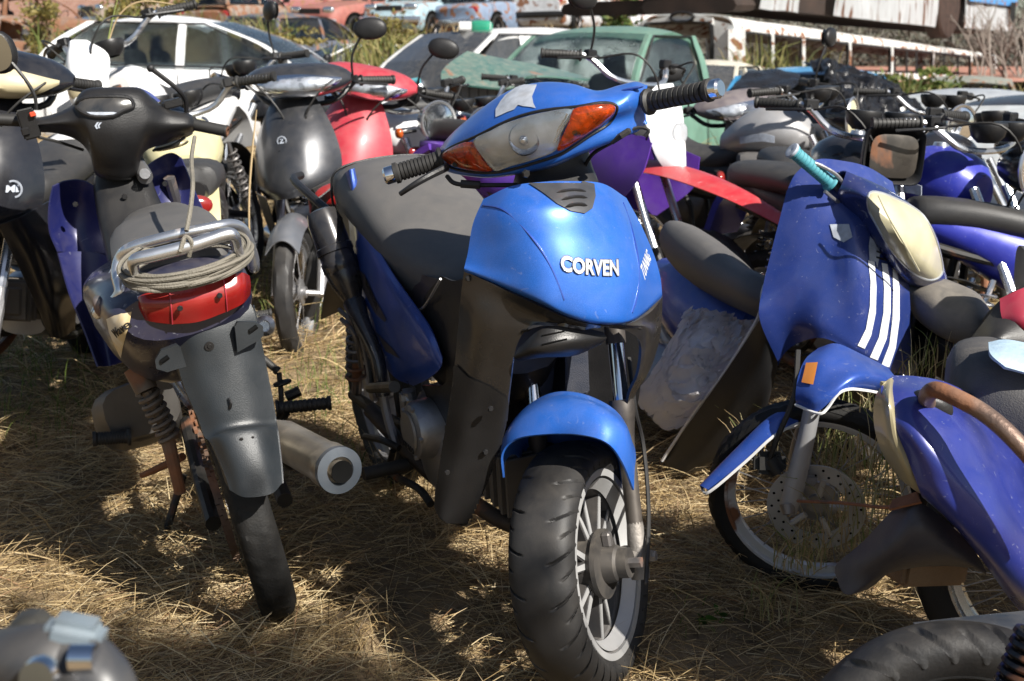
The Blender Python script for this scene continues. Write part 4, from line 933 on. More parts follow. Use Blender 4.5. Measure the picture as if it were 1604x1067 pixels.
    b=B(); patch(b,rows,7,7,.005); sb=bvh_of(b); Sh=part(T,'front_shield',b,mat('scuffed_blue_paint',(.012,.035,.20),.32,.2,dust=.12,coat=.5,scr=.22,flake=.2),ang=45)
    for q in (((1361,408),(1371,410),(1374,450),(1373,490),(1366,525),(1356,546),(1345,541),(1358,515),(1364,480),(1365,440)),((1382,412),(1391,414),(1396,450),(1396,490),(1390,530),(1376,564),(1364,559),(1378,528),(1385,490),(1386,450)),((1399,418),(1405,422),(1410,450),(1410,500),(1404,545),(1394,575),(1382,571),(1394,540),(1399,500),(1400,455))):
        b=B(); decal(b,sb,[(x-2,y) for x,y in q],.002,10); part(Sh,'white_stripe',b,mat('bright_stripe',(.75,.77,.80),.4,dust=.1,scr=.1))
    b=B(); decal(b,sb,[(1361,408),(1371,410),(1373,420),(1378,396),(1370,380),(1362,370),(1360,385)],.002,6);  part(Sh,'white_stripe',b,WSTK)
    b=B()
    for k in range(6):
        y=358+9*k
        P=[]
        for x in (1372,1380,1390,1398,1404):
            rr=ray(x,y+(x-1372)*.25).normalized(); hh=sb.ray_cast(CAMP,rr)
            if hh[0]: P.append(hh[0]-rr*.001)
        if len(P)>2: tube(b,P,.0028,6,2)
    part(Sh,'grille_slot',b,BLK)
    rows=[[f(1190,500,-.18),f(1203,532,-.17),f(1218,566,-.18),f(1212,600,-.2)],[f(1168,535,-.24),f(1185,575,-.21),f(1200,610,-.21),f(1195,650,-.24)],[f(1130,592,-.32),f(1150,628,-.28),f(1168,655,-.28),f(1150,690,-.32)],[f(1085,655,-.42),f(1105,690,-.38),f(1120,715,-.38),f(1110,730,-.42)],[f(1040,718,-.52),f(1047,745,-.50),f(1058,752,-.50),(f(1075,745,-.53))]]
    b=B(); patch(b,rows,6,5,.006); part(T,'leg_shield',b,CHAR)
    b=B(); tube(b,[f(1037,722,-.515),f(1083,653,-.43),f(1130,590,-.33),f(1167,533,-.25),f(1190,490,-.2),f(1196,450,-.20),f(1222,410,-.22),f(1240,395,-.23)],.0045,7,5); part(T,'edge_trim',b,WHTD)
    rows=[[f(1425,590,-.10),f(1428,500,-.1),f(1420,400,-.12),f(1400,300,-.18)],[f(1450,620,-.35),f(1450,520,-.35),f(1440,420,-.35),f(1420,330,-.35)]]
    b=B(); patch(b,rows,4,4,.005); part(T,'leg_shield',b,BLK)
    b=B(); rows=[[f(1250,560,-.25),f(1320,545,-.2),f(1400,585,-.2)],[f(1240,640,-.35),f(1320,640,-.3),f(1400,650,-.3)]]; patch(b,rows,4,4,.004); part(T,'inner_fairing',b,BLK)
    # nacelle
    def c(x,y,d): return f(x,y,d)
    rows=[[c(1305,285,-.16),c(1345,300,-.20),c(1400,350,-.24),c(1450,410,-.24),c(1475,450,-.18)],
          [c(1308,272,-.12),c(1350,280,-.12),c(1410,320,-.10),c(1460,372,-.10),c(1484,440,-.12)],
          [c(1325,268,-.10),c(1372,290,-.05),c(1422,318,-.02),c(1462,362,-.02),c(1482,438,-.10)],
          [c(1318,290,-.09),c(1362,310,.0),c(1400,352,.05),c(1440,400,.03),c(1478,442,-.08)],
          [c(1312,305,-.10),c(1360,330,-.02),c(1388,375,.03),c(1425,420,.01),c(1474,446,-.08)],
          [c(1320,340,-.13),c(1352,365,-.06),c(1385,405,-.02),c(1420,438,-.03),c(1468,455,-.10)],
          [c(1330,350,-.2),c(1355,380,-.17),c(1390,420,-.15),c(1420,448,-.15),c(1462,458,-.15)]]
    b=B(); patch(b,rows,6,6,.004); nb=bvh_of(b); Nc=part(T,'handlebar_cowl',b,mat('scuffed_navy_paint',(.010,.022,.12),.28,.2,dust=.10,coat=.5,scr=.35))
    poly=[(1362,303),(1378,302),(1400,310),(1425,322),(1446,338),(1462,366),(1473,400),(1476,425),(1468,436),(1452,438),(1432,428),(1412,410),(1392,385),(1372,350),(1360,325)]
    cx,cy=sum(p[0] for p in poly)/len(poly),sum(p[1] for p in poly)/len(poly); P=cr([V((x,y,0)) for x,y in poly],3,True); b=B(); rings=[]
    for sc,d in ((1.0,.002),(.97,.008),(.88,.016),(.7,.023),(.4,.028),(.15,.029)):
        rg=[]
        for p in P:
            rr=ray(cx+(p.x-cx)*sc,cy+(p.y-cy)*sc).normalized(); hh=nb.ray_cast(CAMP,rr); q=hh[0] or f(cx+(p.x-cx)*sc,cy+(p.y-cy)*sc,.02); rg.append(q-rr*d)
        rings.append(rg)
    vs=grid(b,rings,cv=True); b.faces.new(vs[-1]); H=part(T,'headlight',b,YEL)
    b=B(); PP=[]
    for p in P:
        rr=ray(p.x,p.y).normalized(); hh=nb.ray_cast(CAMP,rr)
        if hh[0]: PP.append(hh[0]-rr*.002)
    tube(b,PP,.0035,6,1,closed=True); part(H,'chrome_trim',b,mat('worn_trim',(.5,.52,.55),.4,.6,rust=.15))
    b=B(); tube(b,[f(1376,306,.055),f(1392,340,.075),f(1418,385,.08),f(1440,425,.06)],.0022,6,4); part(H,'lens_ridge',b,YEL)
    b=B()
    for a,d in (((1316,296,-.12),(1237,232,-.14)),((1440,452,-.15),(1474,480,-.13))):
        p,q=f(*a),f(*d); tube(b,[p-(q-p)*.15,p+(q-p)*.4],.011,10,1)
    part(T,'handlebar',b,STEEL,split=True)
    for a,d in (((1302,288,-.12),(1241,236,-.14)),((1452,460,-.14),(1472,478,-.13))):
        b=B(); grip(b,f(*a),f(*d),.0165); part(T,'grip',b,TEAL); b=B(); q=f(*d); ax=(f(*d)-f(*a)).normalized(); lathe(b,[(.019,-.004),(.021,.0),(.019,.004),(.012,.005),(0,.003)],q,ax,16); part(T,'bar_end',b,WSTK)
    b=B(); tube(b,[f(1292,300,-.1),f(1306,312,-.1),f(1320,318,-.11),f(1326,300,-.1),f(1312,276,-.1),f(1290,262,-.11),f(1276,256,-.12)],.005,7,5); tube(b,[f(1286,300,-.15),f(1282,330,-.2),f(1290,360,-.24)],.006,7,4); part(T,'lever',b,ALU,split=True)
    b=B(); loft(b,[oval(f(1300,330,-.22),r.R,r.F,.06,.04,14,3),oval(f(1340,380,-.22),r.R,r.F,.06,.05,14,3)],2); part(T,'steering_neck',b,BLK)
    b=B(); decal(b,sb,[(1300,352),(1330,352),(1335,372),(1322,380),(1306,372)],.003,4); part(T,'paper_scrap',b,WSTK) if len(b.verts) else b.free()
    # seat
    b=B(); secs=[]
    for (x,y,Yd,rx,rz) in ((1064,372,3.95,.03,.02),(1070,384,3.90,.10,.055),(1095,404,3.78,.125,.075),(1130,428,3.62,.12,.07),(1165,452,3.46,.10,.055),(1200,468,3.32,.085,.05),(1228,480,3.24,.05,.03)):
        p=PY(x,y,Yd); secs.append(oval(p,(r.R*.9+r.U*.1).normalized(),r.U,rx,rz,20,2.6))
    loft(b,secs,4); part(T,'seat',b,VIN)
    b=B(); loft(b,[oval(PY(1050,440,4.15),r.R,r.U,.09,.07,16,2.5),oval(PY(1085,470,4.0),r.R,r.U,.12,.13,16,2.5),oval(PY(1130,505,3.82),r.R,r.U,.12,.13,16,2.5),oval(PY(1190,540,3.62),r.R,r.U,.10,.12,16,2.5)],4); part(T,'body_cover',b,BLUE2)
    b=B(); loft(b,[oval(r.w(-.04,-.55,.40),r.R,r.U,.08,.08,14,3),oval(r.w(-.03,-.7,.38),r.R,r.U,.09,.12,14,3),oval(r.w(.0,-.9,.42),r.R,r.U,.09,.08,14,3)],3); lathe(b,[(0,.02),(.06,.02),(.07,0),(.07,-.05)],r.w(.04,-.68,.34),r.R,24); part(T,'engine',b,ALU)
    wheel(T,r.w(0,-1.22,.27),r.R,.27,.21,.045,'spoke',72,14,None,CHR,RUBD)
    b=B(); p,q=r.w(.16,-.75,.3),r.w(.2,-1.3,.42); lathe(b,[(.02,0),(.038,.08),(.04,.45),(.03,.5),(0,.5)],p,q-p,20); part(T,'muffler',b,STEEL)
rightbike()
# ================================================================ the packed rows of other motorcycles
def place(px,py,Y,az,lean=0,hy=-.25,hz=1.0,pitch=0):
    k=Fr(V((0,0,0)),az,lean,pitch); k.o=PY(px,py,Y)-(k.w(0,hy,hz)); return Fr(k.o,az,lean,pitch)
def make_bike(label,k,kind,c1,c2,steer=0,head='round',mir=(1,1),wst='spoke',seatm=None,lensm=None,gripm=None,rack=False,name='motorcycle',bars=True,badge=None,group=None,fend=None,nose=True,barh=0,gauges=False,tailc=None,fairing=None,rear=True,lowres=False,ribm=None,barw=.34,ind=False):
    T=thing(name,label,'motorcycle',k,group); w=k.w; seatm=seatm or VIND; lensm=lensm or CLR; gripm=gripm or RUBG; fend=fend or c1; tailc=tailc or c1
    a=V((0,-.42,1.0)); q=Quaternion((V((0,-.10,.50))-a).normalized(),-rad(steer))
    def sp(x,y,z): p=a+q@(V((x,y,z))-a); return w(*p)
    def sv(x,y,z): p=q@V((x,y,z)); return k.R*p.x+k.F*p.y+k.U*p.z
    R,F,U=k.R,k.F,k.U; sR,sF,sU=sv(1,0,0),sv(0,1,0),sv(0,0,1)
    fy=0
    wheel(T,sp(0,0,.28),sR,.28,.215,.038 if kind!='dirt' else .045,wst,64,14,tread_block(40,.01) if kind=='dirt' else tread_block(54,.004),ribm or (CHR if wst=='spoke' else BLK),RUB)
    wheel(T,w(0,-1.24,.28),R,.28,.21,.045,wst,64,14,tread_block(36,.009),ribm or (CHR if wst=='spoke' else BLK),RUB)
    for s in (-1,1):
        b=B(); tube(b,[sp(.085*s,-.36,.86),sp(.088*s,-.14,.45)],.016,10,1); o=part(T,'fork_tube',b,CHR)
        b=B(); tube(b,[sp(.088*s,-.15,.47),sp(.09*s,-.02,.26)],[.022,.019],10,1); tube(b,[sp(.09*s,-.02,.27),sp(.02*s,0,.28)],.012,8,1); part(T,'fork_slider',b,ALU if kind!='dirt' else BLK)
    # fender
    b=B(); hf=.0 if kind!='dirt' else .13; rr_=.305+hf; t0,t1=(-1.15,.75) if kind!='dirt' else (-.75,.95)
    patch(b,[[sp(x*.062*(1 if kind!='dirt' else (1.15-.55*max(0,(t-t0)/(t1-t0)-.3))),rr_*math.sin(t)*1.0,.28+rr_*math.cos(t)-.05*x*x) for x in (-1,-.5,0,.5,1)] for t in [t0+(t1-t0)*i/6 for i in range(7)]],3,3,.004); 
    if kind=='dirt':
        b.free(); b=B(); rows=[]
        for i in range(9):
            t=i/8; y=-.34+.80*t; wd=.075+.03*math.sin(t*2.4)-(.095*max(0,t-.45)/.55 if t>.45 else 0); z=.80-.02*t-.20*t*t
            rows.append([sp(x*max(wd,.006),y,z-.05*abs(x)**1.6*(1-.4*t)) for x in (-1,-.6,-.2,.2,.6,1)])
        patch(b,rows,2,3,.004)
    part(T,'front_fender',b,fend)
    # frame, engine
    b=B(); tube(b,[w(0,-.40,.9),w(0,-.5,.68),w(0,-.7,.55 if kind=='under' else .74),w(0,-1.0,.66),w(0,-1.3,.72)],.022,8,4)
    for s in (-1,1):
        tube(b,[w(.0,-.42,.86),w(.06*s,-.48,.4),w(.1*s,-.55,.24),w(.11*s,-.85,.24),w(.1*s,-.95,.6),w(.09*s,-1.35,.72)],.014,8,4)
        tube(b,[w(.09*s,-.85,.34),w(.095*s,-1.24,.28)],[.02,.015],8,1)
    part(T,'frame',b,FRAMEM)
    b=B(); loft(b,[oval(w(0,-.52,.30),R,U,.08,.06,14,3),oval(w(0,-.62,.32),R,U,.12,.10,14,3),oval(w(0,-.78,.33),R,U,.12,.10,14,3),oval(w(0,-.88,.33),R,U,.07,.06,14,3)],3)
    for s in (-1,1): lathe(b,[(0,.03),(.055,.03),(.062,.02),(.065,-.03)],w(.105*s,-.66,.31),R*s,24)
    E_=part(T,'engine',b,ALU)
    b=B(); up=V((0,.25,1)).normalized() if kind!='under' else V((0,1,.12)).normalized(); base=V((0,-.60,.40)) if kind!='under' else V((0,-.54,.36))
    for i in range(8):
        c=base+up*(.022*i); upw=k.R*up.x+k.F*up.y+k.U*up.z; box(b,w(*c),(.14-.012*(i%2),.13-.012*(i%2),.007),axes(R,upw.cross(R)*-1,upw),.002)
    box(b,w(*(base+up*.08)),(.10,.09,.17),axes(R,upw.cross(R)*-1,upw),.006); part(E_,'cylinder',b,mat('sooty_alloy',(.12,.11,.10),.6,.6,dust=.5))
    b=B(); tube(b,[w(.03,-.42,.42),w(.05,-.34,.34),w(.07,-.40,.20),w(.12,-.7,.18),w(.14,-.9,.24)],.017,10,5); part(T,'exhaust_pipe',b,mat('browned_exhaust',(.17,.11,.07),.55,.6,rust=.4,dust=.3))
    b=B(); p,e=w(.15,-.88,.25),w(.18,-1.42,.36 if kind!='dirt' else .6); lathe(b,[(.016,0),(.034,.06),(.040,.12),(.040,.48),(.032,.54),(.018,.545),(.016,.52),(0,.52)],p,e-p,20); part(T,'muffler',b,CHR if kind!='dirt' else BLK)
    for s in (-1,1):
        b=B(); tube(b,[w(.11*s,-1.2,.32),w(.105*s,-1.12,.62)],.010,8,1); spring(b,w(.11*s,-1.19,.36),w(.105*s,-1.13,.58),.026,.005,8,10); part(T,'rear_shock',b,CHR if kind!='dirt' else STEEL)
        b=B(); grip(b,w(.13*s,-.78,.27),w(.23*s,-.78,.27),.015); part(T,'footrest',b,RUBG)
    # rear
    b=B(); patch(b,[[w(x*.075,-1.24-.32*math.sin(t),.28+.32*math.cos(t)+.02) for x in (-1,0,1)] for t in (-.5,0,.5,1.0,1.35)],3,3,.004); part(T,'rear_fender',b,BLK)
    b=B(); patch(b,[[w(x*.1,-1.36,.80) for x in (-1,0,1)],[w(x*.095,-1.46,.74-.0*x) for x in (-1,0,1)],[w(x*.08,-1.54,.60) for x in (-1,0,1)]],4,4,.03); part(T,'tail_piece',b,tailc)
    b=B(); blob(b,w(0,-1.49,.76),R*.075,F*.025,U*.035); part(T,'tail_light',b,REDL)
    # seat
    b=B(); sec=[]
    hs_={'under':((-1.38,.84,.05),(-1.34,.865,.11),(-1.15,.86,.13),(-.9,.82,.125),(-.7,.77,.11),(-.58,.76,.08),(-.55,.75,.04)),'naked':((-1.42,.86,.05),(-1.38,.88,.11),(-1.1,.87,.13),(-.95,.80,.125),(-.8,.79,.11),(-.70,.82,.08),(-.66,.82,.05)),'dirt':((-1.4,.90,.04),(-1.36,.92,.08),(-1.1,.91,.10),(-.8,.88,.09),(-.6,.93,.07),(-.5,.97,.05),(-.48,.97,.03))}[kind]
    for y,zt,hw in hs_: sec.append(oval(w(0,y,zt-.05),R,U,hw,.05,20,2.6,.06))
    loft(b,sec,4); part(T,'seat',b,seatm)
    b=B(); loft(b,[oval(w(0,-.62,.60),R,U,.05,.07,16,2.6),oval(w(0,-.75,.64),R,U,.10,.10,16,2.6),oval(w(0,-1.0,.68),R,U,.125,.11,16,2.6),oval(w(0,-1.25,.76),R,U,.11,.06,16,2.6),oval(w(0,-1.45,.80),R,U,.06,.03,16,2.6)],4); part(T,'side_cover',b,c1 if kind!='naked' else c2)
    if rack:
        b=B(); tube(b,[w(.13,-1.05,.80),w(.15,-1.3,.88),w(.12,-1.5,.90),w(-.12,-1.5,.90),w(-.15,-1.3,.88),w(-.13,-1.05,.80)],.010,8,5); part(T,'rear_rack',b,CHR)
    if kind=='under':
        rows=[]
        for z,yc,hw,bk in ((1.02,-.26,.075,.05),(.95,-.19,.12,.09),(.85,-.12,.165,.13),(.75,-.08,.185,.15),(.68,-.06,.18,.15),(.64,-.07,.16,.15)):
            rows.append([w(x*hw,yc-bk*abs(x)**2.2,z+.02*x*x) for x in (-1,-.75,-.4,0,.4,.75,1)])
        b=B(); patch(b,rows,4,4,.005); vb=bvh_of(b); Sh=part(T,'front_shield',b,c1)
        for s in (-1,1):
            b=B(); patch(b,[[w(.10*s,-.09,.66),w(.15*s,-.13,.68),w(.20*s,-.25,.72)],[w(.12*s,-.16,.55),w(.17*s,-.2,.56),w(.215*s,-.32,.58)],[w(.14*s,-.24,.42),w(.18*s,-.28,.42),w(.215*s,-.40,.42)],[w(.15*s,-.34,.28),w(.175*s,-.38,.27),w(.19*s,-.46,.28)]],5,4,.005); part(T,'leg_shield',b,c2)
        b=B(); loft(b,[oval(w(0,-.34,.90),R,U,.06,.08,14,3),oval(w(0,-.42,.66),R,U,.075,.10,14,3),oval(w(0,-.56,.54),R,U,.08,.10,14,3),oval(w(0,-.72,.56),R,U,.09,.10,14,3)],4); part(T,'centre_cover',b,c2)
        if badge:
            c,r_=badge; b=B(); hh=vb.ray_cast(w(c[0],.3,c[1]),-F)
            if hh[0]: lathe(b,[(r_,0),(r_,.003),(r_*.8,.003),(r_*.8,.001)],hh[0]+F*.001,F,24); text_bm(b,'ML' if r_>.024 else 'Z',hh[0]+F*.001,-R,U,r_*(1.0 if r_>.024 else 1.3),.0015,0,vb,.003,.001)
            part(Sh,'round_badge',b,WSTK)
        if nose:
            def cw(x,t,g=1.0):
                e=max(.05,1-(abs(x)/.215)**2.4)**.5; y=-.29-.55*x*x; z=1.08+.25*x*x; return sp(x,y+.125*e*g*math.cos(t)*(1 if math.cos(t)>0 else .55),z+(.075 if math.sin(t)>0 else .06)*e*g*math.sin(t)-.02*math.cos(t)*e)
            b=B(); grid(b,[[cw(-.215+.43*i/20,2*math.pi*k_/22) for k_ in range(22)] for i in range(21)],cv=True); part(T,'handlebar_cowl',b,c1)
            def lp(x,v,g): lo,up=-.95+1.1*abs(x/.19)**2.5,.62-.30*abs(x/.19)**2; return cw(x,lo+(up-lo)*v,g)
            b=B(); grid(b,[[lp(-.185+.37*i/20,v/8,1.015) for v in range(9)] for i in range(21)]); hl=part(T,'headlight',b,mat('dull_reflector',(.50,.52,.55),.3,.5,var=.6,vscale=22,bump=.3,bscale=30))
            b=B(); grid(b,[[lp(-.185+.37*i/20,v/8,1.05+.05*(1-abs(v-4)/4)) for v in range(9)] for i in range(21)]); part(hl,'lens',b,lensm)
        b=B(); tube(b,[sp(0,-.30,1.04),sp(0,-.30,.94)],.055,14,1); part(T,'steering_neck',b,c2)
        hbz=1.08; hy_=-.36
    else:
        hbz=(1.06 if kind=='naked' else 1.12)+barh; hy_=-.40
        b=B()
        if kind=='naked':
            loft(b,[oval(w(0,-.38,.84),R,U,.05,.05,18,2.4),oval(w(0,-.44,.86),R,U,.11,.09,18,2.4,.08),oval(w(0,-.56,.87),R,U,.145,.11,18,2.4,.10),oval(w(0,-.68,.85),R,U,.13,.09,18,2.4,.09),oval(w(0,-.78,.81),R,U,.08,.05,18,2.4)],4); Tk=part(T,'fuel_tank',b,c1)
            b=B(); lathe(b,[(0,.014),(.022,.014),(.026,.0)],w(0,-.55,.975),U,20); part(Tk,'filler_cap',b,CHR)
            b=B(); patch(b,[[w(.152,-.50,.86),w(.156,-.56,.87),w(.146,-.66,.85)],[w(.15,-.50,.83),w(.154,-.56,.835),w(.142,-.66,.82)]],3,3,.003); patch(b,[[w(-.152,-.50,.86),w(-.156,-.56,.87),w(-.146,-.66,.85)],[w(-.15,-.50,.83),w(-.154,-.56,.835),w(-.142,-.66,.82)]],3,3,.003); part(Tk,'side_stripe',b,RED if c1 in(WHT,WHTD) else WSTK,split=True)
        else:
            loft(b,[oval(w(0,-.42,.88),R,U,.05,.06,18,2.4),oval(w(0,-.52,.88),R,U,.10,.10,18,2.4,.12),oval(w(0,-.66,.84),R,U,.08,.07,18,2.4)],4); part(T,'fuel_tank',b,c1)
            for s in (-1,1):
                b=B(); patch(b,[[w(.07*s,-.62,.90),w(.13*s,-.40,.90),w(.17*s,-.18,.84)],[w(.10*s,-.64,.80),w(.16*s,-.38,.76),w(.18*s,-.20,.72)],[w(.09*s,-.62,.68),w(.13*s,-.45,.62),w(.14*s,-.32,.60)]],5,5,.005); part(T,'radiator_shroud',b,c1)
        if head=='round':
            b=B(); c=sp(0,-.22,.93); lathe(b,[(0,-.10),(.04,-.095),(.07,-.05),(.085,0),(.088,.012)],c,sF,28); hl=part(T,'headlight',b,BLKG)
            b=B(); lathe(b,[(.078,.010),(.088,.008),(.092,.014),(.088,.02),(.078,.016)],c,sF,28); part(hl,'chrome_ring',b,CHR); b=B(); lathe(b,[(.08,.012),(.05,.022),(0,.027)],c,sF,28); part(hl,'lens',b,lensm); b=B(); lathe(b,[(.078,.008),(.05,-.03),(0,-.04)],c,sF,24); part(hl,'reflector',b,REFL)
        elif head=='square':
            b=B(); c=sp(0,-.20,.93); loft(b,[oval(c-sF*.10,sR,sU,.05,.05,24,4),oval(c-sF*.04,sR,sU,.09,.08,24,5),oval(c,sR,sU,.098,.088,24,6),oval(c-sF*.004,sR,sU,.088,.078,24,6),oval(c-sF*.05,sR,sU,.06,.05,24,4)],2); hl=part(T,'headlight_shell',b,BLK); b=B(); loft(b,[oval(c+sF*.002,sR,sU,.075,.066,24,4),oval(c+sF*.006,sR,sU,.06,.05,24,4)],1); part(hl,'smashed_reflector',b,mat('dark_smashed_lamp',(.05,.045,.04),.3,.4,dust=.3,rust=.3))
        elif head=='plate':
            b=B(); patch(b,[[sp(-.035,-.25,1.07),sp(0,-.21,1.08),sp(.035,-.25,1.07)],[sp(-.10,-.26,1.0),sp(0,-.17,1.0),sp(.10,-.26,1.0)],[sp(-.095,-.23,.92),sp(0,-.145,.90),sp(.095,-.23,.92)],[sp(-.07,-.20,.82),sp(0,-.12,.78),sp(.07,-.20,.82)],[sp(-.02,-.16,.74),sp(0,-.12,.72),sp(.02,-.16,.74)]],5,5,.005); hl=part(T,'headlight_fairing',b,fairing or WHT); b=B(); blob(b,sp(0,-.150,.90),sR*.035,sF*.02,sU*.04,2.4); part(hl,'lens',b,lensm)
        b=B(); lathe(b,[(0,.06),(.055,.06),(.058,.05),(.05,.02),(.03,0)],sp(.062,-.34,1.0),sU,22); lathe(b,[(0,.06),(.055,.06),(.058,.05),(.05,.02),(.03,0)],sp(-.062,-.34,1.0),sU,22); part(T,'gauge',b,BLK,split=True)
        if kind=='naked' and ind:
            for s in (-1,1):
                b=B(); tube(b,[sp(.08*s,-.27,.90),sp(.15*s,-.27,.90)],.007,8,1); o=part(T,'indicator_arm',b,BLK); b=B(); blob(b,sp(.165*s,-.27,.90),sR*.016,sF*.022,sU*.022); part(o,'amber_lens',b,AMB)
    if bars:
        b=B(); tube(b,[sp(-barw,hy_-.14,hbz-.0),sp(-barw*.65,hy_-.05,hbz),sp(-.12,hy_+.02,hbz-.08),sp(.12,hy_+.02,hbz-.08),sp(barw*.65,hy_-.05,hbz),sp(barw,hy_-.14,hbz)],.011,8,5); hb=part(T,'handlebar',b,BLK if kind=='under' else CHR)
        for s in (-1,1):
            p,e=sp(barw*.68*s,hy_-.06,hbz),sp(barw*1.05*s,hy_-.145,hbz-.002); b=B(); grip(b,p,e,.017); part(hb,'grip',b,gripm)
            b=B(); tube(b,[sp(barw*.62*s,hy_-.02,hbz),sp(barw*.7*s,hy_+.03,hbz-.01),sp(barw*1.0*s,hy_-.07,hbz-.02)],.0055,6,4); box(b,sp(barw*.6*s,hy_-.04,hbz+.005),(.045,.035,.035),axes(sR,sF,sU),.005); part(hb,'lever',b,BLK)
            if mir[(s+1)//2]: mirror_part(T,[sp(barw*.6*s,hy_-.04,hbz+.01),sp(barw*.62*s,hy_-.02,hbz+.10),sp(barw*.78*s,hy_-.0,hbz+.19)],sp(barw*.86*s,hy_-.01,hbz+.20),sR*.068,sU*.044,-sF)
        b=B()
        for i,s in enumerate((-1,1)): tube(b,[sp(barw*.6*s,hy_,hbz-.01),sp(.15*s,hy_+.16,hbz+.0),sp(.05*s,hy_+.18,hbz-.12),sp(.02*s,hy_+.1,hbz-.3)],.004,5,5)
        part(T,'control_cable',b,RUBG,split=True)
    return T
LSH=mat('black_leg_shield',(.016,.016,.018),.45,dust=.28)
# left edge: black, round badge
make_bike('glossy black underbone cut by the left edge, round badge low on its shield',place(-30,158,3.8,0,-3),'under',BLKG,BLKG,steer=12,mir=(0,0),lensm=YELD,badge=((-.13,.76),.026),barw=.25)
make_bike('charcoal underbone with grey front fender and oval badge, left of the bright blue one',place(452,163,5.15,-14,10),'under',GRAYP,LSH,steer=14,mir=(1,0),fend=mat('silver_grey_fender',(.16,.17,.19),.35,.5,dust=.15,coat=.3),badge=((.0,.86),.02))
make_bike('faded red underbone close behind the silver grey one, black right grip',place(556,160,5.5,-14,-4),'under',REDP,REDP,steer=12,mir=(1,0))
make_bike('bright blue small motorcycle with a teal grip behind the faded red one',place(552,168,7.1,-30,0),'under',BLUE,LSH,steer=-20,mir=(0,0),gripm=TEAL)
make_bike('white trail motorcycle behind the dashboard of the navy one, forks raised',place(142,95,4.9,-10,10),'dirt',WHTD,BLK,steer=-10,head='plate',mir=(0,0),lensm=YELD)
make_bike('roadster with twin round gauges and yellow tank facing away beside the white car',place(275,150,4.9,194,-5,-.3,1.05),'naked',mat('mustard_paint',(.55,.5,.28),.35,dust=.25,coat=.3),BLK,mir=(0,0),steer=10)
make_bike('grey motorcycle with pale fairing leaning in front of the white car doors',place(350,120,6.2,-60,8),'naked',GRAYP,BLK,head='round',mir=(1,0),lensm=YEL)
make_bike('white roadster with a red tank stripe and chrome round headlight behind the blue seat',place(690,190,5.6,42,2,-.22,.93),'naked',WHT,BLK,steer=-8,mir=(0,0),ind=True)
make_bike('black roadster with bare upright grip in front of the crumpled green bonnet',place(765,195,6.6,30,0,-.22,.93),'naked',BLKG,BLK,steer=-10,mir=(0,0),barh=.05)
make_bike('dark roadster in front of the green pickup windscreen',place(872,180,7.4,20,0,-.22,.93),'naked',GRAYP,BLK,steer=10,mir=(0,0),barh=.05)
make_bike('purple, red and white trail motorcycle with pointed fender, right behind the bright blue one',place(1062,168,4.85,50,-12,-.2,1.0),'dirt',PURP,BLK,steer=-12,head='plate',mir=(0,1),fend=RED,fairing=WHT,barh=.05,ribm=ALUL)
make_bike('dull black motorcycle with long grey seat, side on behind the blue striped one',place(1510,216,5.6,82,-6,-.45,.95),'naked',BLKG,BLK,seatm=VIN,head='round',mir=(0,0),lensm=YELD,bars=False)
make_bike('grey underbone with a bare rusty handlebar end and pale oblong mirror',place(1172,192,6.3,30,0),'under',mat('dusty_purple_grey',(.10,.085,.10),.5,dust=.4),LSH,steer=-15,mir=(0,1),seatm=VIN,gripm=RUST,nose=True)
make_bike('stripped black roadster with an empty square headlight shell and wide handlebar',place(1400,245,3.95,4,-4,-.20,.93),'naked',BLKG,BLK,head='square',mir=(0,0),steer=0)
make_bike('roadster with yellowed round lamp seen side on behind the stripped black one',place(1330,185,5.6,60,3,-.22,.93),'naked',mat('silver_dusty_paint',(.35,.35,.36),.4,.4,dust=.3),BLK,head='round',mir=(1,0),lensm=YEL)
make_bike('indigo roadster with a bulky tank fairing near the right edge',place(1618,252,3.9,36,0,-.22,.95),'naked',INDIGO,BLK,head='round',mir=(0,0),steer=0)
make_bike('blue motorcycle with long dusty black seat cut by the right edge behind the striped one',place(1930,300,3.95,86,-8,-.4,.95,-4),'under',INDIGO,LSH,mir=(0,0),seatm=VIND)
make_bike('black motorcycle with a chrome handlebar far back near the covered car',place(1500,195,5.9,20,0,-.22,.93),'naked',BLKG,BLK,mir=(0,0),steer=5)
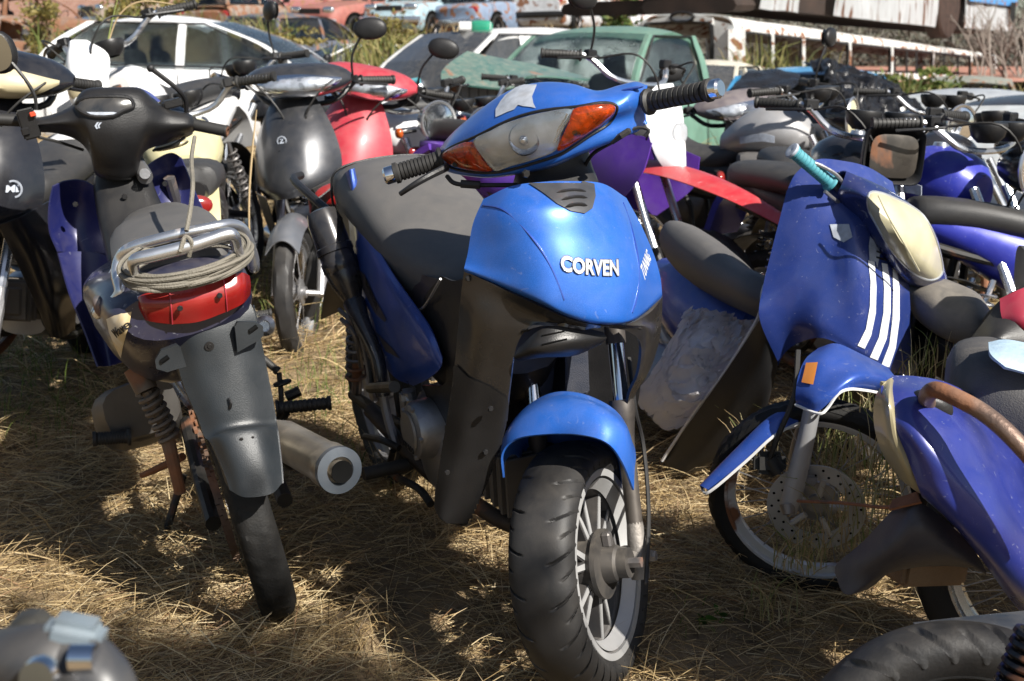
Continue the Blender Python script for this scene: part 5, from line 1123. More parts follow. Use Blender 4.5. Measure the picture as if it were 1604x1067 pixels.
# ================================================================ scrapped cars
GLS=mat('dusty_window_glass',(.55,.62,.62),.06,0,trans=1,dust=.30,var=.05)
GLD=mat('dark_window_glass',(.03,.035,.04),.08,0,dust=.25,var=.2,coat=.5)
INT=mat('dark_car_interior',(.03,.03,.033),.8,dust=.2)
def car(label,k,L,W,H,style,m,glass=GLS,wreck=0,name='scrapped_car',cat='car',wheels=True,col2=None,lights=REFL,tail=REDL,group=None,roofm=None,bonnet=True):
    """local frame: y forward, x right, z up, origin on the ground under the middle"""
    T=thing(name,label,cat,k,group); w=k.w; hw=W/2; R,F,U=k.R,k.F,k.U
    # stations (y, z lower, z belt/deck, half width)
    P={'sedan':dict(hood=.70,belt=.66,ws=(.20,-.02),rw=(-.30,-.43),deck=.72,rz=1),'hatch':dict(hood=.68,belt=.66,ws=(.20,-.02),rw=(-.44,-.49),deck=.66,rz=1),'van':dict(hood=.56,belt=.60,ws=(.26,.06),rw=(-.485,-.495),deck=.6,rz=1),'pickup':dict(hood=.66,belt=.66,ws=(.12,.0),rw=(-.18,-.20),deck=.62,rz=1),'old':dict(hood=.66,belt=.66,ws=(.18,.02),rw=(-.25,-.38),deck=.66,rz=1)}[style]
    hz,bz,dz=P['hood']*H*.96,P['belt']*H,P['deck']*H*.94
    st=[(-.5,.30,dz*.86,.86),(-.47,.20,dz*.97,.95),(P['rw'][1]-.01,.17,dz,.98),(P['rw'][0]*.9,.16,bz,1),(0,.16,bz,1),(P['ws'][0]+.0,.16,bz,1),(P['ws'][0]+.04,.17,hz,.98),(.36,.18,hz*.95,.97),(.46,.20,hz*.86,.93),(.5,.30,hz*.68,.84)]
    b=B(); secs=[]
    for y,zl,zt,f in st:
        hh=hw*f; secs.append([w(x,y*L,z) for x,z in ((-hh*.9,zl),(-hh,zl+.1),(-hh*1.01,(zl+zt)*.5),(-hh*.985,zt-.10),(-hh*.90,zt-.02),(-hh*.5,zt+.01),(0,zt+.02),(hh*.5,zt+.01),(hh*.90,zt-.02),(hh*.985,zt-.10),(hh*1.01,(zl+zt)*.5),(hh,zl+.1),(hh*.9,zl),(0,zl-.02))])
    loft(b,secs,3); part(T,'body',b,m,ang=40)
    # roof
    y0,y1=P['ws'][1]*L,P['rw'][0]*L; rw_=hw*.76; rows=[]
    for t,dz_ in ((0,-.07),(.14,-.01),(.5,.035),(.86,-.01),(1,-.07)):
        y=y0+(y1-y0)*t; rows.append([w(x*rw_,y,H+dz_-.06*abs(x)**3) for x in (-1,-.8,-.4,0,.4,.8,1)])
    b=B(); patch(b,rows,3,3,.035); part(T,'roof',b,roofm or m)
    by0,by1=P['ws'][0]*L,P['rw'][1]*L; bw=hw*.93
    def pil(y_b,y_t,wd,nm='pillar'):
        for s in (-1,1):
            b=B(); a,c=w(bw*s,y_b,bz-.03),w(rw_*s,y_t,H-.05); bo=F*((y_b-y_t)*.10)+U*.025+R*s*.015; md=(a+c)/2+bo; loft(b,[[a+F*wd,a-F*wd,a-F*wd-R*s*.04,a+F*wd-R*s*.04],[md+F*wd*.9,md-F*wd*.9,md-F*wd*.9-R*s*.04,md+F*wd*.9-R*s*.04],[c+F*wd*.8,c-F*wd*.8,c-F*wd*.8-R*s*.04,c+F*wd*.8-R*s*.04]],4); part(T,nm,b,m)
    pil(by0,y0,.035); pil(by1,y1,.06 if style!='van' else .05)
    mids=[]
    if style!='pickup': mids=[(by0*.1+by1*.12,.05)] if style=='van' else [((by0+by1)*.5+.15,.045)]
    for y,wd in mids: pil(y,min(max(y,y1+.1),y0-.1),wd)
    # glass
    def pane(q,nm):
        b=B(); patch(b,q,2,3,.006); return part(T,nm,b,glass,smooth=False)
    if glass:
        pane([[w(-rw_*.93,y0,H-.05),w(0,y0+.03,H-.03),w(rw_*.93,y0,H-.05)],[w((-rw_-bw)*.465,(y0+by0)/2+(by0-y0)*.1,(H+bz)/2),w(0,(y0+by0)/2+(by0-y0)*.12+.04,(H+bz)/2+.02),w((rw_+bw)*.465,(y0+by0)/2+(by0-y0)*.1,(H+bz)/2)],[w(-bw*.93,by0-.01,bz),w(0,by0+.06,bz),w(bw*.93,by0-.01,bz)]],'windscreen')
        pane([[w(-rw_*.9,y1,H-.05),w(0,y1-.02,H-.03),w(rw_*.9,y1,H-.05)],[w(-bw*.9,by1+.01,bz),w(0,by1-.04,bz),w(bw*.9,by1+.01,bz)]],'rear_window')
        ed=[by0-.05]+[y for y,_ in mids]+[by1+.08]; et=[y0-.05]+[min(max(y,y1+.1),y0-.1) for y,_ in mids]+[y1+.05]
        for s in (-1,1):
            for i in range(len(ed)-1):
                a0,a1=ed[i]-.05*(i>0),ed[i+1]+.05*(i<len(ed)-2); t0,t1=et[i]-.05*(i>0),et[i+1]+.05*(i<len(ed)-2)
                if style=='van' and i==1: 
                    b=B(); patch(b,[[w(rw_*s,t0,H-.05),w(rw_*s,t1,H-.05)],[w(bw*s,a0,bz-.02),w(bw*s,a1,bz-.02)]],3,3,.02); part(T,'side_panel',b,m); continue
                pane([[w((rw_-.012)*s,t0,H-.07),w((rw_-.012)*s,t1,H-.07)],[w((bw-.012)*s,a0,bz-.01),w((bw-.012)*s,a1,bz-.01)]],'side_window')
        b=B()
        for s in (-1,1):
            P_=[w((bw+.004)*s,by0-.05,bz),w((rw_+.004)*s,y0-.04,H-.06),w((rw_+.004)*s,y1+.04,H-.06),w((bw+.004)*s,by1+.06,bz)]; tube(b,P_,.010,5,1,closed=True)
        part(T,'window_rubber',b,BLK,split=True)
    b=B()
    for s in (-1,1):
        for y in ((by0*.45,) if style in('pickup','van') else (by0*.35,by1*.5)):
            loft(b,[oval(w(.36*s*hw/.85,y,bz-.2),R,F,.22,.10,14,3),oval(w(.36*s*hw/.85,y-.05,bz+.12),R,F,.22,.07,14,3),oval(w(.36*s*hw/.85,y-.08,bz+.16),R,F,.12,.05,14,3),oval(w(.36*s*hw/.85,y-.08,bz+.32),R,F,.10,.05,14,3)],2)
    part(T,'seat',b,INT,split=True)
    b=B(); lathe(b,[(.17,-.01),(.18,0),(.17,.01),(.16,0),(.17,-.01)],w(-.35*hw/.85,by0-.25,bz+.02),(F*-.8+U*.5),20); part(T,'steering_wheel',b,BLK)
    # details
    for s in (-1,1):
        b=B(); blob(b,w(hw*.66*s,L*.475,hz*.80),R*.17,F*.07,U*.085,3); part(T,'headlight',b,lights)
        b=B(); blob(b,w(hw*.74*s,-L*.487,dz*.80),R*.14,F*.05,U*.08,3.5); part(T,'tail_light',b,tail)
        b=B(); tube(b,[w(hw*.9*s,by0-.12,bz+.03),w(hw*1.03*s,by0-.12,bz+.06)],.02,6,1); blob(b,w(hw*1.10*s,by0-.12,bz+.09),R*.09,F*.04,U*.06,3); part(T,'wing_mirror',b,BLK)
        for i,y in enumerate((.32,-.30)):
            b=B(); lathe(b,[(0,-.012),(.36,-.012),(.36,0),(0,0)],w(hw*1.005*s,y*L,.30),R*s,28); part(T,'wheel_arch',b,mat('black_gap',(.004,.004,.004),.8))
            if wheels:
                b=B(); tyre_mesh(b,w(hw*.93*s,y*L,.29),R,.29,.19,.09,36,10); o=part(T,'tyre',b,RUBD); b=B(); lathe(b,[(.195,.085),(.18,.06),(.06,.05),(.05,.07),(0,.07)],w(hw*.93*s,y*L,.29),R*s,24); part(o,'rim',b,STEEL)
        for y in (by0*.9,mids[0][0] if mids else by1,):
            pass
    b=B()
    for s in (-1,1):
        for y in [by0-.02]+[q[0] for q in mids]+[by1+.12]:
            tube(b,[w(hw*.99*s,y,bz-.08),w(hw*1.018*s,y,bz*.62),w(hw*1.01*s,y,.28)],.005,4,3)
    part(T,'door_gap',b,BLK,split=True)
    b=B()
    for y,z in ((.505,.42),(-.505,.42)): loft(b,[oval(w(x*hw,y*L-(.06 if y>0 else -.06)*abs(x)**3,z),F,U,.05,.075,12,3) for x in (-.98,-.6,0,.6,.98)],2)
    part(T,'bumper',b,CHR if style=='old' else (BLK if wreck else m),split=True)
    b=B(); box(b,w(0,L*.497,hz*.80-.02),(hw*.85,.03,.12),axes(R,F,U),.01); part(T,'grille',b,BLK)
    return T
def carplace(px,py,Y,az,x,y,z,lean=0,pitch=0):
    """frame so that the local point (x,y,z) of the car sits on the ray at depth Y"""
    k=Fr(V((0,0,0)),az,lean,pitch); o=PY(px,py,Y)-k.w(x,y,z); return Fr(o,az,lean,pitch)
car('white saloon with dark side windows standing side on behind the motorcycles at left',carplace(300,30,14.4,84,0,-.5,1.46,0,-1),4.5,1.7,1.46,'sedan',WHT,name='white_saloon')
V_=car('white panel van with a broad dark sloping windscreen, green and white light bar on top',carplace(775,50,14.6,-48,0,-.3,1.76),3.9,1.65,1.78,'van',WHTD,GLD,name='panel_van',cat='van')
kv=carplace(775,50,14.6,-48,0,-.3,1.76); b=B(); 
for s_ in (0,): loft(b,[oval(PY(x,42,14.2),V((0,1,0)),V((0,0,1)),.10,.055,14,3) for x in (720,724,742,765,769)],1)
TB=thing('light_bar','long rounded light bar on the white van roof, one half green','light bar',Matrix.Translation(PY(742,46,14.2)))
part(TB,'white_half',b,WHTD)
b=B(); loft(b,[oval(PY(x,42,14.2),V((0,1,0)),V((0,0,1)),r_,r_*.6,14,3) for x,r_ in ((739,.10),(745,.115),(760,.118),(768,.10),(772,.05))],2); part(TB,'green_half',b,mat('green_lens',(.01,.22,.13),.15,dust=.15,coat=.6))
GRN=mat('pale_green_paint',(.10,.21,.16),.4,dust=.25,coat=.2,scr=.2); DGR=mat('dark_green_bonnet_paint',(.03,.12,.10),.35,dust=.5,coat=.3,rust=.05)
kp=carplace(948,47,11.8,-36,0,-.25,1.60)
P_=car('pale green pickup with a wide windscreen and its dark green bonnet crumpled upwards',kp,4.2,1.62,1.60,'pickup',GRN,name='green_pickup',cat='pickup')
b=B(); patch(b,[[PY(732,80,9.3),PY(780,90,9.4),PY(860,105,9.5),PY(925,122,9.4)],[PY(705,98,9.0),PY(770,102,9.1),PY(830,112,9.2),PY(915,124,9.15)],[PY(692,112,8.8),PY(750,118,8.8),PY(790,122,8.85),PY(850,118,8.9)],[PY(691,126,8.7),PY(740,134,8.6),PY(800,138,8.7),PY(812,126,8.85)]],5,5,.012); part(P_,'crumpled_bonnet',b,DGR)
b=B(); 
for x in range(700,800,14): box(b,PY(x,150+ (x%3)*3,8.9),(.05,.04,.22),None,.005)
box(b,PY(750,165,9.0),(.6,.2,.25),None,.01); part(P_,'exposed_front_panel',b,STEEL)
CREAM=mat('cream_paint',(.58,.54,.44),.4,dust=.3,coat=.1)
car('cream old rounded saloon low behind the pickup and in front of the bus',carplace(1095,98,17.5,-25,0,-.1,1.4),3.9,1.55,1.4,'old',CREAM,GLD,name='old_saloon')
car('small white hatchback far behind the white saloon bonnet',carplace(540,68,24,-60,0,-.2,1.4),3.6,1.5,1.4,'hatch',WHTD,name='hatchback')
CB=mat('sky_blue_paint',(.03,.25,.50),.35,dust=.2,coat=.4)
kc=carplace(1240,205,12.6,157,0,-1.85,.85); car('bright blue hatchback half covered by a black tarpaulin',kc,3.8,1.6,1.42,'hatch',CB,GLD,name='hatchback')
TARP=mat('black_tarpaulin',(.020,.021,.026),.28,dust=.06,bump=.5,bscale=14,coat=.2)
def tarp(name,label,ctrl,n,amp,seed):
    b=B(); G=surf(ctrl,n,n); 
    for i,r in enumerate(G):
        for j,p in enumerate(r):
            q=p*5.5+V((seed,0,0)); d=noise.noise(V((q.x*1.3,q.y,q.z*.35)))*amp+abs(noise.noise(V((q.x*3,q.y*3,q.z*.8))))*amp*.6; r[j]=p+V((0,-.6,.5))*d
    grid(b,G); bmesh.ops.solidify(b,geom=b.faces[:],thickness=.006); return single(name,label,'tarpaulin',b,TARP,Matrix.Translation(G[len(G)//2][len(G[0])//2]))
tarp('tarpaulin','black wrinkled tarpaulin sheet draped over the bright blue hatchback roof and side',[[PY(1256,102,12.9),PY(1292,100,12.9),PY(1342,110,12.9),PY(1395,133,12.9),PY(1440,160,12.9)],[PY(1286,112,12.0),PY(1308,120,12.0),PY(1350,130,12.0),PY(1404,156,12.1),PY(1450,186,12.2)],[PY(1298,148,11.3),PY(1322,158,11.3),PY(1355,168,11.3),PY(1406,190,11.4),PY(1465,208,11.6)],[PY(1288,205,11.0),PY(1320,216,11.0),PY(1352,222,11.0),PY(1404,230,11.1),PY(1475,228,11.3)]],16,.17,3)
tarp('tarpaulin','small black cover over the rear hatch of the bright blue hatchback',[[PY(1172,112,12.80),PY(1212,108,12.80),PY(1254,116,12.70)],[PY(1150,132,12.20),PY(1200,135,12.10),PY(1250,130,12.20)],[PY(1146,150,11.90),PY(1195,162,11.80),PY(1232,150,11.90)]],10,.04,7)
SIL=mat('silver_dusty_paint2',(.50,.53,.56),.4,.3,dust=.35,coat=.2)
car('silver saloon with dusty white windscreen behind the covered blue car',carplace(1505,145,13.5,-42,0,-.3,1.4),4.2,1.65,1.4,'sedan',SIL,mat('dust_caked_glass',(.42,.45,.47),.5,dust=.4),name='silver_saloon')
car('grey car cut by the right edge with a dusty windscreen',carplace(1640,158,9.0,-38,0,-.3,1.4),4.2,1.65,1.4,'sedan',GRAYP,mat('dust_caked_glass',(.42,.45,.47),.5,dust=.4),name='grey_saloon')
WK=mat('weathered_grey_green',(.16,.18,.16),.7,dust=.4,rust=.25)
car('stripped grey pickup cab without glass in the weeds below the bus',carplace(1515,122,21,-20,0,-.2,1.5),4,1.8,1.5,'pickup',WK,None,1,cat='pickup')
def wp(n,c,rust=.35): return mat(n,c,.6,dust=.35,rust=rust,var=.15)
W1=wp('faded_light_blue',(.26,.38,.44)); W2=wp('faded_steel_blue',(.14,.20,.30)); W3=wp('faded_red_body',(.27,.075,.06),.2); W4=wp('weathered_white',(.55,.57,.6)); W5=wp('weathered_dark_blue',(.04,.055,.09)); W6=wp('weathered_brown_grey',(.22,.17,.14),.6)
Y_=33
# every wreck on its own spot of the rise
for lab,px,py,Yd,az,st,m,L,gl in (
 ('light blue scrapped car facing the camera with a pale bonnet and rusted front edge',668,-26,Y_,-22,'old',W1,3.9,GLS),
 ('steel blue scrapped saloon turned away with a torn rear wing',772,-26,Y_,148,'old',W2,4.0,GLS),
 ('white scrapped car with a red lamp strip hanging over the row',885,-34,Y_+1,155,'sedan',W4,4.2,None),
 ('faded red scrapped car with black grille above the weeds',575,-28,Y_,-35,'old',W3,4.0,None),
 ('dark red scrapped car behind the faded red one',480,-34,Y_+2,-60,'old',mat('dark_rusted_red',(.22,.05,.05),.7,dust=.4,rust=.5),4.0,None),
 ('grey brown scrapped hatchback with a red tail light',375,-22,Y_,160,'hatch',W6,3.8,GLS),
 ('dark blue scrapped hatchback with a sky lit rear window',475,22,27,152,'hatch',W5,3.8,GLS),
 ('rusty grey scrapped car at the end of the upper row, left of the brown hatchback',262,-26,Y_,-50,'old',W6,4.0,None),
 ('white van front far behind at the end of the wreck row',945,5,38,-20,'van',W4,4.0,GLD),
 ('rust brown wreck stacked at the far left corner',45,-8,29,80,'old',mat('rust_brown_body',(.17,.09,.06),.8,dust=.4,rust=.8),4.2,None),
 ('flattened pale wreck at the bottom of the far left stack',35,28,28,78,'old',W6,4.2,None)):
    car(lab,carplace(px,py,Yd,az,0,-.1,1.38,random.Random(px).uniform(-3,3),random.Random(py).uniform(-2,2)),L,1.6,1.38,st,m,gl,1,wheels=True,group='scrapped cars on the rise',lights=REFL)
# ---------------------------------------------------------------- bus
def bus():
    A0,A1=24.0,37.0
    def al(t,yn,yf):   # along the side: t 0..1, heights given at the near and far corner
        p=PY(1150,yn,A0); q=PY(1562,yf,A1); return p+(q-p)*t
    ax=(al(1,100,100)-al(0,100,100)); ax.z=0; ax.normalize(); lat=V((-ax.y,ax.x,0)); Wd=2.1
    T=thing('bus_wreck','long rusting white bus body without glass lying behind the cars at upper right','bus',Matrix.Translation(al(.5,170,160)))
    m=mat('rusty_white_bus',(.60,.61,.60),.6,dust=.3,rust=.34,var=.1)
    L0=(al(1,100,100)-al(0,100,100)).length
    def tx(px):   # parameter of a picture column on the side
        lo,hi=0,1
        for _ in range(30):
            t=(lo+hi)/2; p=al(t,100,100)-CAMP; x=CXP+FL*p.x/(p.dot(FW))
            if x<px: lo=t
            else: hi=t
        return t
    b=B(); rows=[]
    for i in range(9):
        t=i/8; rows.append([al(t,48,93),al(t,40,89)-lat*-.0,al(t,28,86)+lat*.10,al(t,22,83)+lat*.4,al(t,20,82)+lat*Wd*.5,al(t,22,83)+lat*(Wd-.4),al(t,40,89)+lat*Wd,al(t,48,93)+lat*Wd])
    patch(b,rows,2,4,.03); part(T,'roof',b,m,'cream roof streaked with rust')
    for off,nm in ((0,'side_wall'),(Wd,'side_wall')):
        b=B(); patch(b,[[al(t,105,120)+lat*off for t in (0,.25,.5,.75,1)],[al(t,200,165)+lat*off for t in (0,.25,.5,.75,1)]],3,3,.03); part(T,nm,b,m)
    for px,wd in ((1152,.22),(1208,.07),(1256,.08),(1329,.07),(1395,.07),(1460,.06),(1520,.06),(1556,.10)):
        for off in (0,Wd):
            t=tx(px); b=B(); a,c=al(t,46,92)+lat*off,al(t,108,121)+lat*off; tube(b,[a,c],wd,4,1); part(T,'window_pillar',b,m)
    b=B()
    P=[1152,1208,1256,1329,1395,1460,1520,1556]
    for i in range(7):
        t0,t1=tx(P[i])+.004,tx(P[i+1])-.004; d=(t1-t0)*.12
        tube(b,[al(t0,104,120),al(t0,54,95),al(t0+d,50,94),al(t1-d,50,94),al(t1,54,95),al(t1,104,120)],.035,5,3)
    part(T,'window_rubber',b,BLK,split=True)
    for px,c in ((1292,.0),(1420,0),(1435,0),(1478,0),(1500,0)):
        t=tx(px); b=B(); tube(b,[al(t,50,94),al(t,106,121)],.03,4,1); part(T,'window_bar',b,BLK)
    # end wall with the big opening
    def en(u,y): p=al(0,y,y); return p+lat*(Wd*u)+ax*0
    b=B(); patch(b,[[en(0,40),en(.0,110),en(0,180)],[en(.22,30),en(.22,110),en(.22,180)]],4,3,.04); part(T,'end_wall_panel',b,m)
    b=B(); patch(b,[[en(.90,34),en(.90,110),en(.90,180)],[en(1,42),en(1.0,110),en(1,180)]],4,3,.04); part(T,'end_wall_panel',b,m)
    b=B(); patch(b,[[en(.2,28),en(.5,20),en(.92,32)],[en(.2,38),en(.5,30),en(.92,38)]],3,3,.04); part(T,'end_wall_panel',b,m)
    b=B(); tube(b,[en(.22,100),en(.22,42),en(.3,34),en(.8,34),en(.9,42),en(.9,100)],.05,6,3); part(T,'window_rubber',b,BLK)
    b=B(); p=en(.5,26)-ax*.06; tube(b,[p+lat*.25*math.cos(a)+V((0,0,.09*math.sin(a))) for a in [i*.524 for i in range(12)]],.03,6,1,closed=True); part(T,'round_emblem',b,BLK)
    b=B(); patch(b,[[al(t,120,128) for t in (0,.5,1)],[al(t,120,128)+lat*Wd for t in (0,.5,1)]],3,3,.02); part(T,'floor',b,mat('dark_rusty_floor',(.05,.04,.03),.9,rust=.5))
    b=B(); patch(b,[[al(.35,50,95)+lat*(Wd-.2),al(.55,50,95)+lat*(Wd-.2)],[al(.35,115,120)+lat*(Wd-.2),al(.55,115,120)+lat*(Wd-.2)]],3,3,.02); part(T,'inner_partition',b,mat('grey_inner_panel',(.25,.24,.23),.8,dust=.4,rust=.2))
    # upper shell standing on the roof
    T2=thing('truck_body_wreck','white and blue rusting vehicle shell stacked upside on the roof of the bus','truck body',Matrix.Translation(al(.5,10,60)))
    m2=mat('rusty_white_panel',(.66,.68,.70),.6,dust=.2,rust=.24,var=.1,streak=True); mb=mat('faded_blue_panel',(.05,.22,.50),.5,dust=.2,rust=.2)
    MD=mat('black_rusty_chassis',(.022,.012,.008),.85,var=.5,vscale=2)
    def up(px,y): t=tx(px); p=al(t,y,y); return p
    def up2(px,y,o=0):
        t=tx(min(px,1562)); p=al(t,100,100)+(ax*((px-1562)/56*1.2) if px>1562 else V((0,0,0))); d=(p-CAMP).y; q=PY(px,y,d); return V((p.x,p.y,q.z))+lat*o
    def up3(px,y,o=0):
        if px>=1150: return up2(px,y,o)
        p=up2(1150,y,o); return p+lat*(1150-px)/118*Wd-ax*0
    b=B(); loft(b,[[up3(x,yb-2,.12),up3(x,-90,.12),up3(x,-90,2.0),up3(x,yb-2,2.0)] for x,yb in ((1152,14),(1250,20),(1350,32),(1450,42),(1540,50),(1600,54))],2); part(T2,'chassis_frame',b,MD)
    for x0,x1,y0,y1 in ((1180,1240,14,20),(1295,1456,26,43),(1499,1592,44,49)):
        b=B(); G=surf([[up3(x0+(x1-x0)*u,-90,-.12) for u in (0,.33,.66,1)],[up3(x0+(x1-x0)*u,-20,-.12) for u in (0,.33,.66,1)],[up3(x0+(x1-x0)*u,(y0+(y1-y0)*u)+random.Random(x0+int(u*9)).uniform(-2,2),-.10) for u in (0,.33,.66,1)]],6,6)
        for r_ in G:
            for j,p in enumerate(r_): r_[j]=p-lat*(.08*noise.noise(p*1.2))
        grid(b,G); bmesh.ops.solidify(b,geom=b.faces[:],thickness=.03); part(T2,'side_panel',b,m2)
    b=B(); patch(b,[[up3(x,-60,-.2) for x in (1500,1550,1598)],[up3(x,y,-.2) for x,y in ((1500,2),(1550,8),(1598,11))]],3,3,.02); part(T2,'blue_band',b,mb)
    b=B()
    for i in range(7): tube(b,[up3(1562+i*3,4,-.26),up3(1562+i*3,36,-.26)],.02,4,1)
    part(T2,'painted_bars',b,BLK,split=True)
    b=B(); c=up3(1476,10,-.1); lathe(b,[(0,0),(.75,0),(.8,.05),(.8,.4)],c,lat,30); part(T2,'wheel_arch',b,mat('rusty_wheel_well',(.035,.018,.012),.85,var=.4))
    b=B(); loft(b,[oval(up3(x,8,1.0),lat,V((0,0,1)),1.0,.14,14,4) for x in (1045,1060,1150,1180)],1); part(T2,'underbody',b,MD)
bus()
# ---------------------------------------------------------------- brick wall behind everything
BR=bpy.data.materials.new('old_red_brick'); BR.use_nodes=True; nt=BR.node_tree; t=N(nt,'ShaderNodeTexBrick'); tc=N(nt,'ShaderNodeTexCoord'); mp=N(nt,'ShaderNodeMapping'); mp.inputs['Rotation'].default_value=(math.pi/2,0,0)
nt.links.new(tc.outputs['Object'],mp.inputs[0]); nt.links.new(mp.outputs[0],t.inputs[0]); t.inputs['Color1'].default_value=(.26,.125,.09,1); t.inputs['Color2'].default_value=(.32,.17,.13,1); t.inputs['Mortar'].default_value=(.36,.30,.26,1); t.inputs['Scale'].default_value=3.2; nt.links.new(t.outputs[0],nt.nodes['Principled BSDF'].inputs['Base Color']); nt.nodes['Principled BSDF'].inputs['Roughness'].default_value=.9
b=B(); box(b,V((-10,49,3.0)),(33,.3,5.2),None,.01); wl=single('brick_wall','long old red brick wall closing off the yard behind the wrecks','wall',b,BR,Matrix.Translation(V((4,49,0))))
TW=wl
b=B(); box(b,PY(985,26,48.6)+V((0,0,0)),(3.0,.06,.9),None,.01); single('white_hoarding','white board with faded pink marks fixed on the brick wall','board',b,mat('white_board',(.75,.74,.73),.6,dust=.1,col2=(.6,.25,.25),c2=.66),Matrix.Translation(PY(985,26,48.6)))
# ---------------------------------------------------------------- plants
def leafcloud(name,label,c,rx,ry,rz,n,sz,m,stem=None,cat='shrub',seed=1,trunks=5):
    R=random.Random(seed); T=thing(name,label,cat,Matrix.Translation(V((c[0],c[1],c[2]-rz)))); b=B()
    for i in range(trunks):
        a=R.uniform(0,6.28); p=V((c[0],c[1],c[2]-rz)); q=V((c[0]+rx*.7*math.cos(a)*R.random(),c[1]+ry*.7*math.sin(a),c[2]+rz*R.uniform(0,.8))); tube(b,[p,(p+q)/2+V((R.uniform(-.1,.1)*rx,0,0)),q],[sz*.35,sz*.25,sz*.1],5,2)
    part(T,'stem',b,stem or mat('twig_bark',(.12,.085,.05),.9))
    it=[]
    cl=[(V((R.gauss(0,.45)*rx,R.gauss(0,.45)*ry,R.uniform(-.9,.9)*rz))) for _ in range(14)]
    for i in range(n):
        k=cl[R.randrange(14)]; p=V(c)+k+V((R.gauss(0,.2)*rx,R.gauss(0,.2)*ry,R.gauss(0,.2)*rz)); d=V((R.uniform(-1,1),R.uniform(-1,1),R.uniform(-.5,1))).normalized()*sz
        it.append(([p,p+d*.5,p+d+V((0,0,-.2*sz))],sz*.45,R.random()))
    o=blades('foliage',it,m,None,None,kind=None); inv=T.matrix_world.inverted(); o.data.transform(inv); o.parent=T
    return T
GOLD=blade_mat('golden_leaves',[(.10,.09,.02),(.22,.18,.05),(.32,.25,.08),(.16,.18,.05)],.35)
LEAF=blade_mat('green_leaves',[(.04,.08,.015),(.09,.14,.03),(.18,.20,.05),(.10,.10,.03)],.35)
BARE=blade_mat('grey_twigs',[(.16,.13,.11),(.26,.22,.19),(.12,.09,.07)],.1)
leafcloud('shrub','golden dry shrub between the rusty stack and the white saloon',PY(72,46,18),.26,.4,.34,900,.07,GOLD,seed=3)
leafcloud('shrub','yellow green bush in front of the faded red scrapped car',PY(605,72,20),.55,.5,.5,1600,.08,GOLD,seed=4)
leafcloud('shrub','small leafy young tree before the brick wall',PY(965,15,30),.5,.5,.75,900,.16,LEAF,seed=6,cat='small tree')
leafcloud('shrub','dry brown bush above the roof of the white saloon',PY(215,6,22),.7,.5,.3,900,.10,GOLD,seed=8)
leafcloud('shrub','dry brown bush behind the white saloon windscreen, below the hatchbacks',PY(430,56,21),.8,.4,.12,600,.09,GOLD,seed=9)
leafcloud('shrub','green weeds growing out of the last bus windows',PY(1440,126,20),.7,.4,.14,500,.12,LEAF,seed=10)
DKB=blade_mat('dark_grey_brush',[(.05,.045,.035),(.11,.10,.08),(.19,.17,.14),(.08,.09,.05)],.1)
it=[]; R=random.Random(31)
for i in range(9000):
    px=R.uniform(1060,1700); p=PY(px,R.gauss(80,40),R.uniform(45,49)); d=V((R.uniform(-.6,.6),R.uniform(-.4,.4),R.uniform(-.3,1))).normalized()*R.uniform(.3,.8); it.append(([p,p+d*.5+V((R.uniform(-.1,.1),0,0)),p+d],.05,R.random()))
blades('thicket',it,DKB,'grey leafless thicket behind the bus','thicket')
b=B(); grid(b,[[PY(x,128,30.0+0*x) for x in (1100,1300,1700)],[PY(x,104,46) for x in (1100,1300,1700)]]); single('red_earth_bank',None,None,b,mat('red_earth',(.36,.17,.12),.9,bump=.5,bscale=8,var=.3,vscale=2),kind='structure')
# bare brush on the right
T=thing('bare_bush','tall leafless grey bush at the far end of the bus','bush',Matrix.Translation(PY(1585,160,34))); b=B(); R=random.Random(4)
def br(p,d,L,r,n):
    q=p+d*L; tube(b,[p,(p+q)/2+V((R.uniform(-.05,.05)*L,0,R.uniform(-.03,.05)*L)),q],[r,r*.8,r*.6],4,2,cap=False)
    if n:
        for _ in range(3): br(p+(q-p)*R.uniform(.4,1),(d+V((R.uniform(-.7,.7),R.uniform(-.5,.5),R.uniform(-.2,.5)))).normalized(),L*.68,r*.6,n-1)
for i in range(15): br(PY(1550+i*9,165,34+R.uniform(-2,2)),V((R.uniform(-.5,.5),R.uniform(-.3,.3),1)).normalized(),1.25,.045,3)
part(T,'twigs',b,mat('grey_twig_wood',(.22,.19,.165),.9))
WEED=blade_mat('tall_weed_blades',[(.07,.10,.02),(.16,.20,.05),(.30,.27,.10),(.42,.34,.16)],.4)
sp=[]
R=random.Random(9)
for px,py,Y,n,hh in ((1175,112,20,40,.7),(1200,112,20,40,.6),(1240,118,20,40,.45),(1290,118,21,30,.4),(1330,126,20,30,.25),(1375,130,18,36,.25),(1420,138,17,40,.25),(1460,146,17,30,.2),(1560,150,17,30,.25),(1600,150,17,40,.3),(1165,112,27,30,.8),(1230,112,27,30,.9),(1280,112,27,26,.8),(560,90,19,50,.6),(590,100,18,60,.7),(640,95,18,50,.6),(420,62,22,80,.6),(380,50,23,80,.5),(120,75,17,60,.5),(200,40,20,60,.5),(300,38,23,60,.5)):
    p=PY(px,py+14,Y); sp.append(((p.x,p.y,p.z),.5,n,hh,.022))
tufts('weeds','tall yellow green weeds growing between the far wrecks',sp,WEED,'weeds',3)
sp=[]
for y in range(0,200):
    Y=R.uniform(15,33); x=R.uniform(-14,.09*Y); sp.append(((x,Y),.7,22,.35,.022))
tufts('dry_weeds','dry tall grass covering the far slope',sp,STRAW,'dry grass',4)
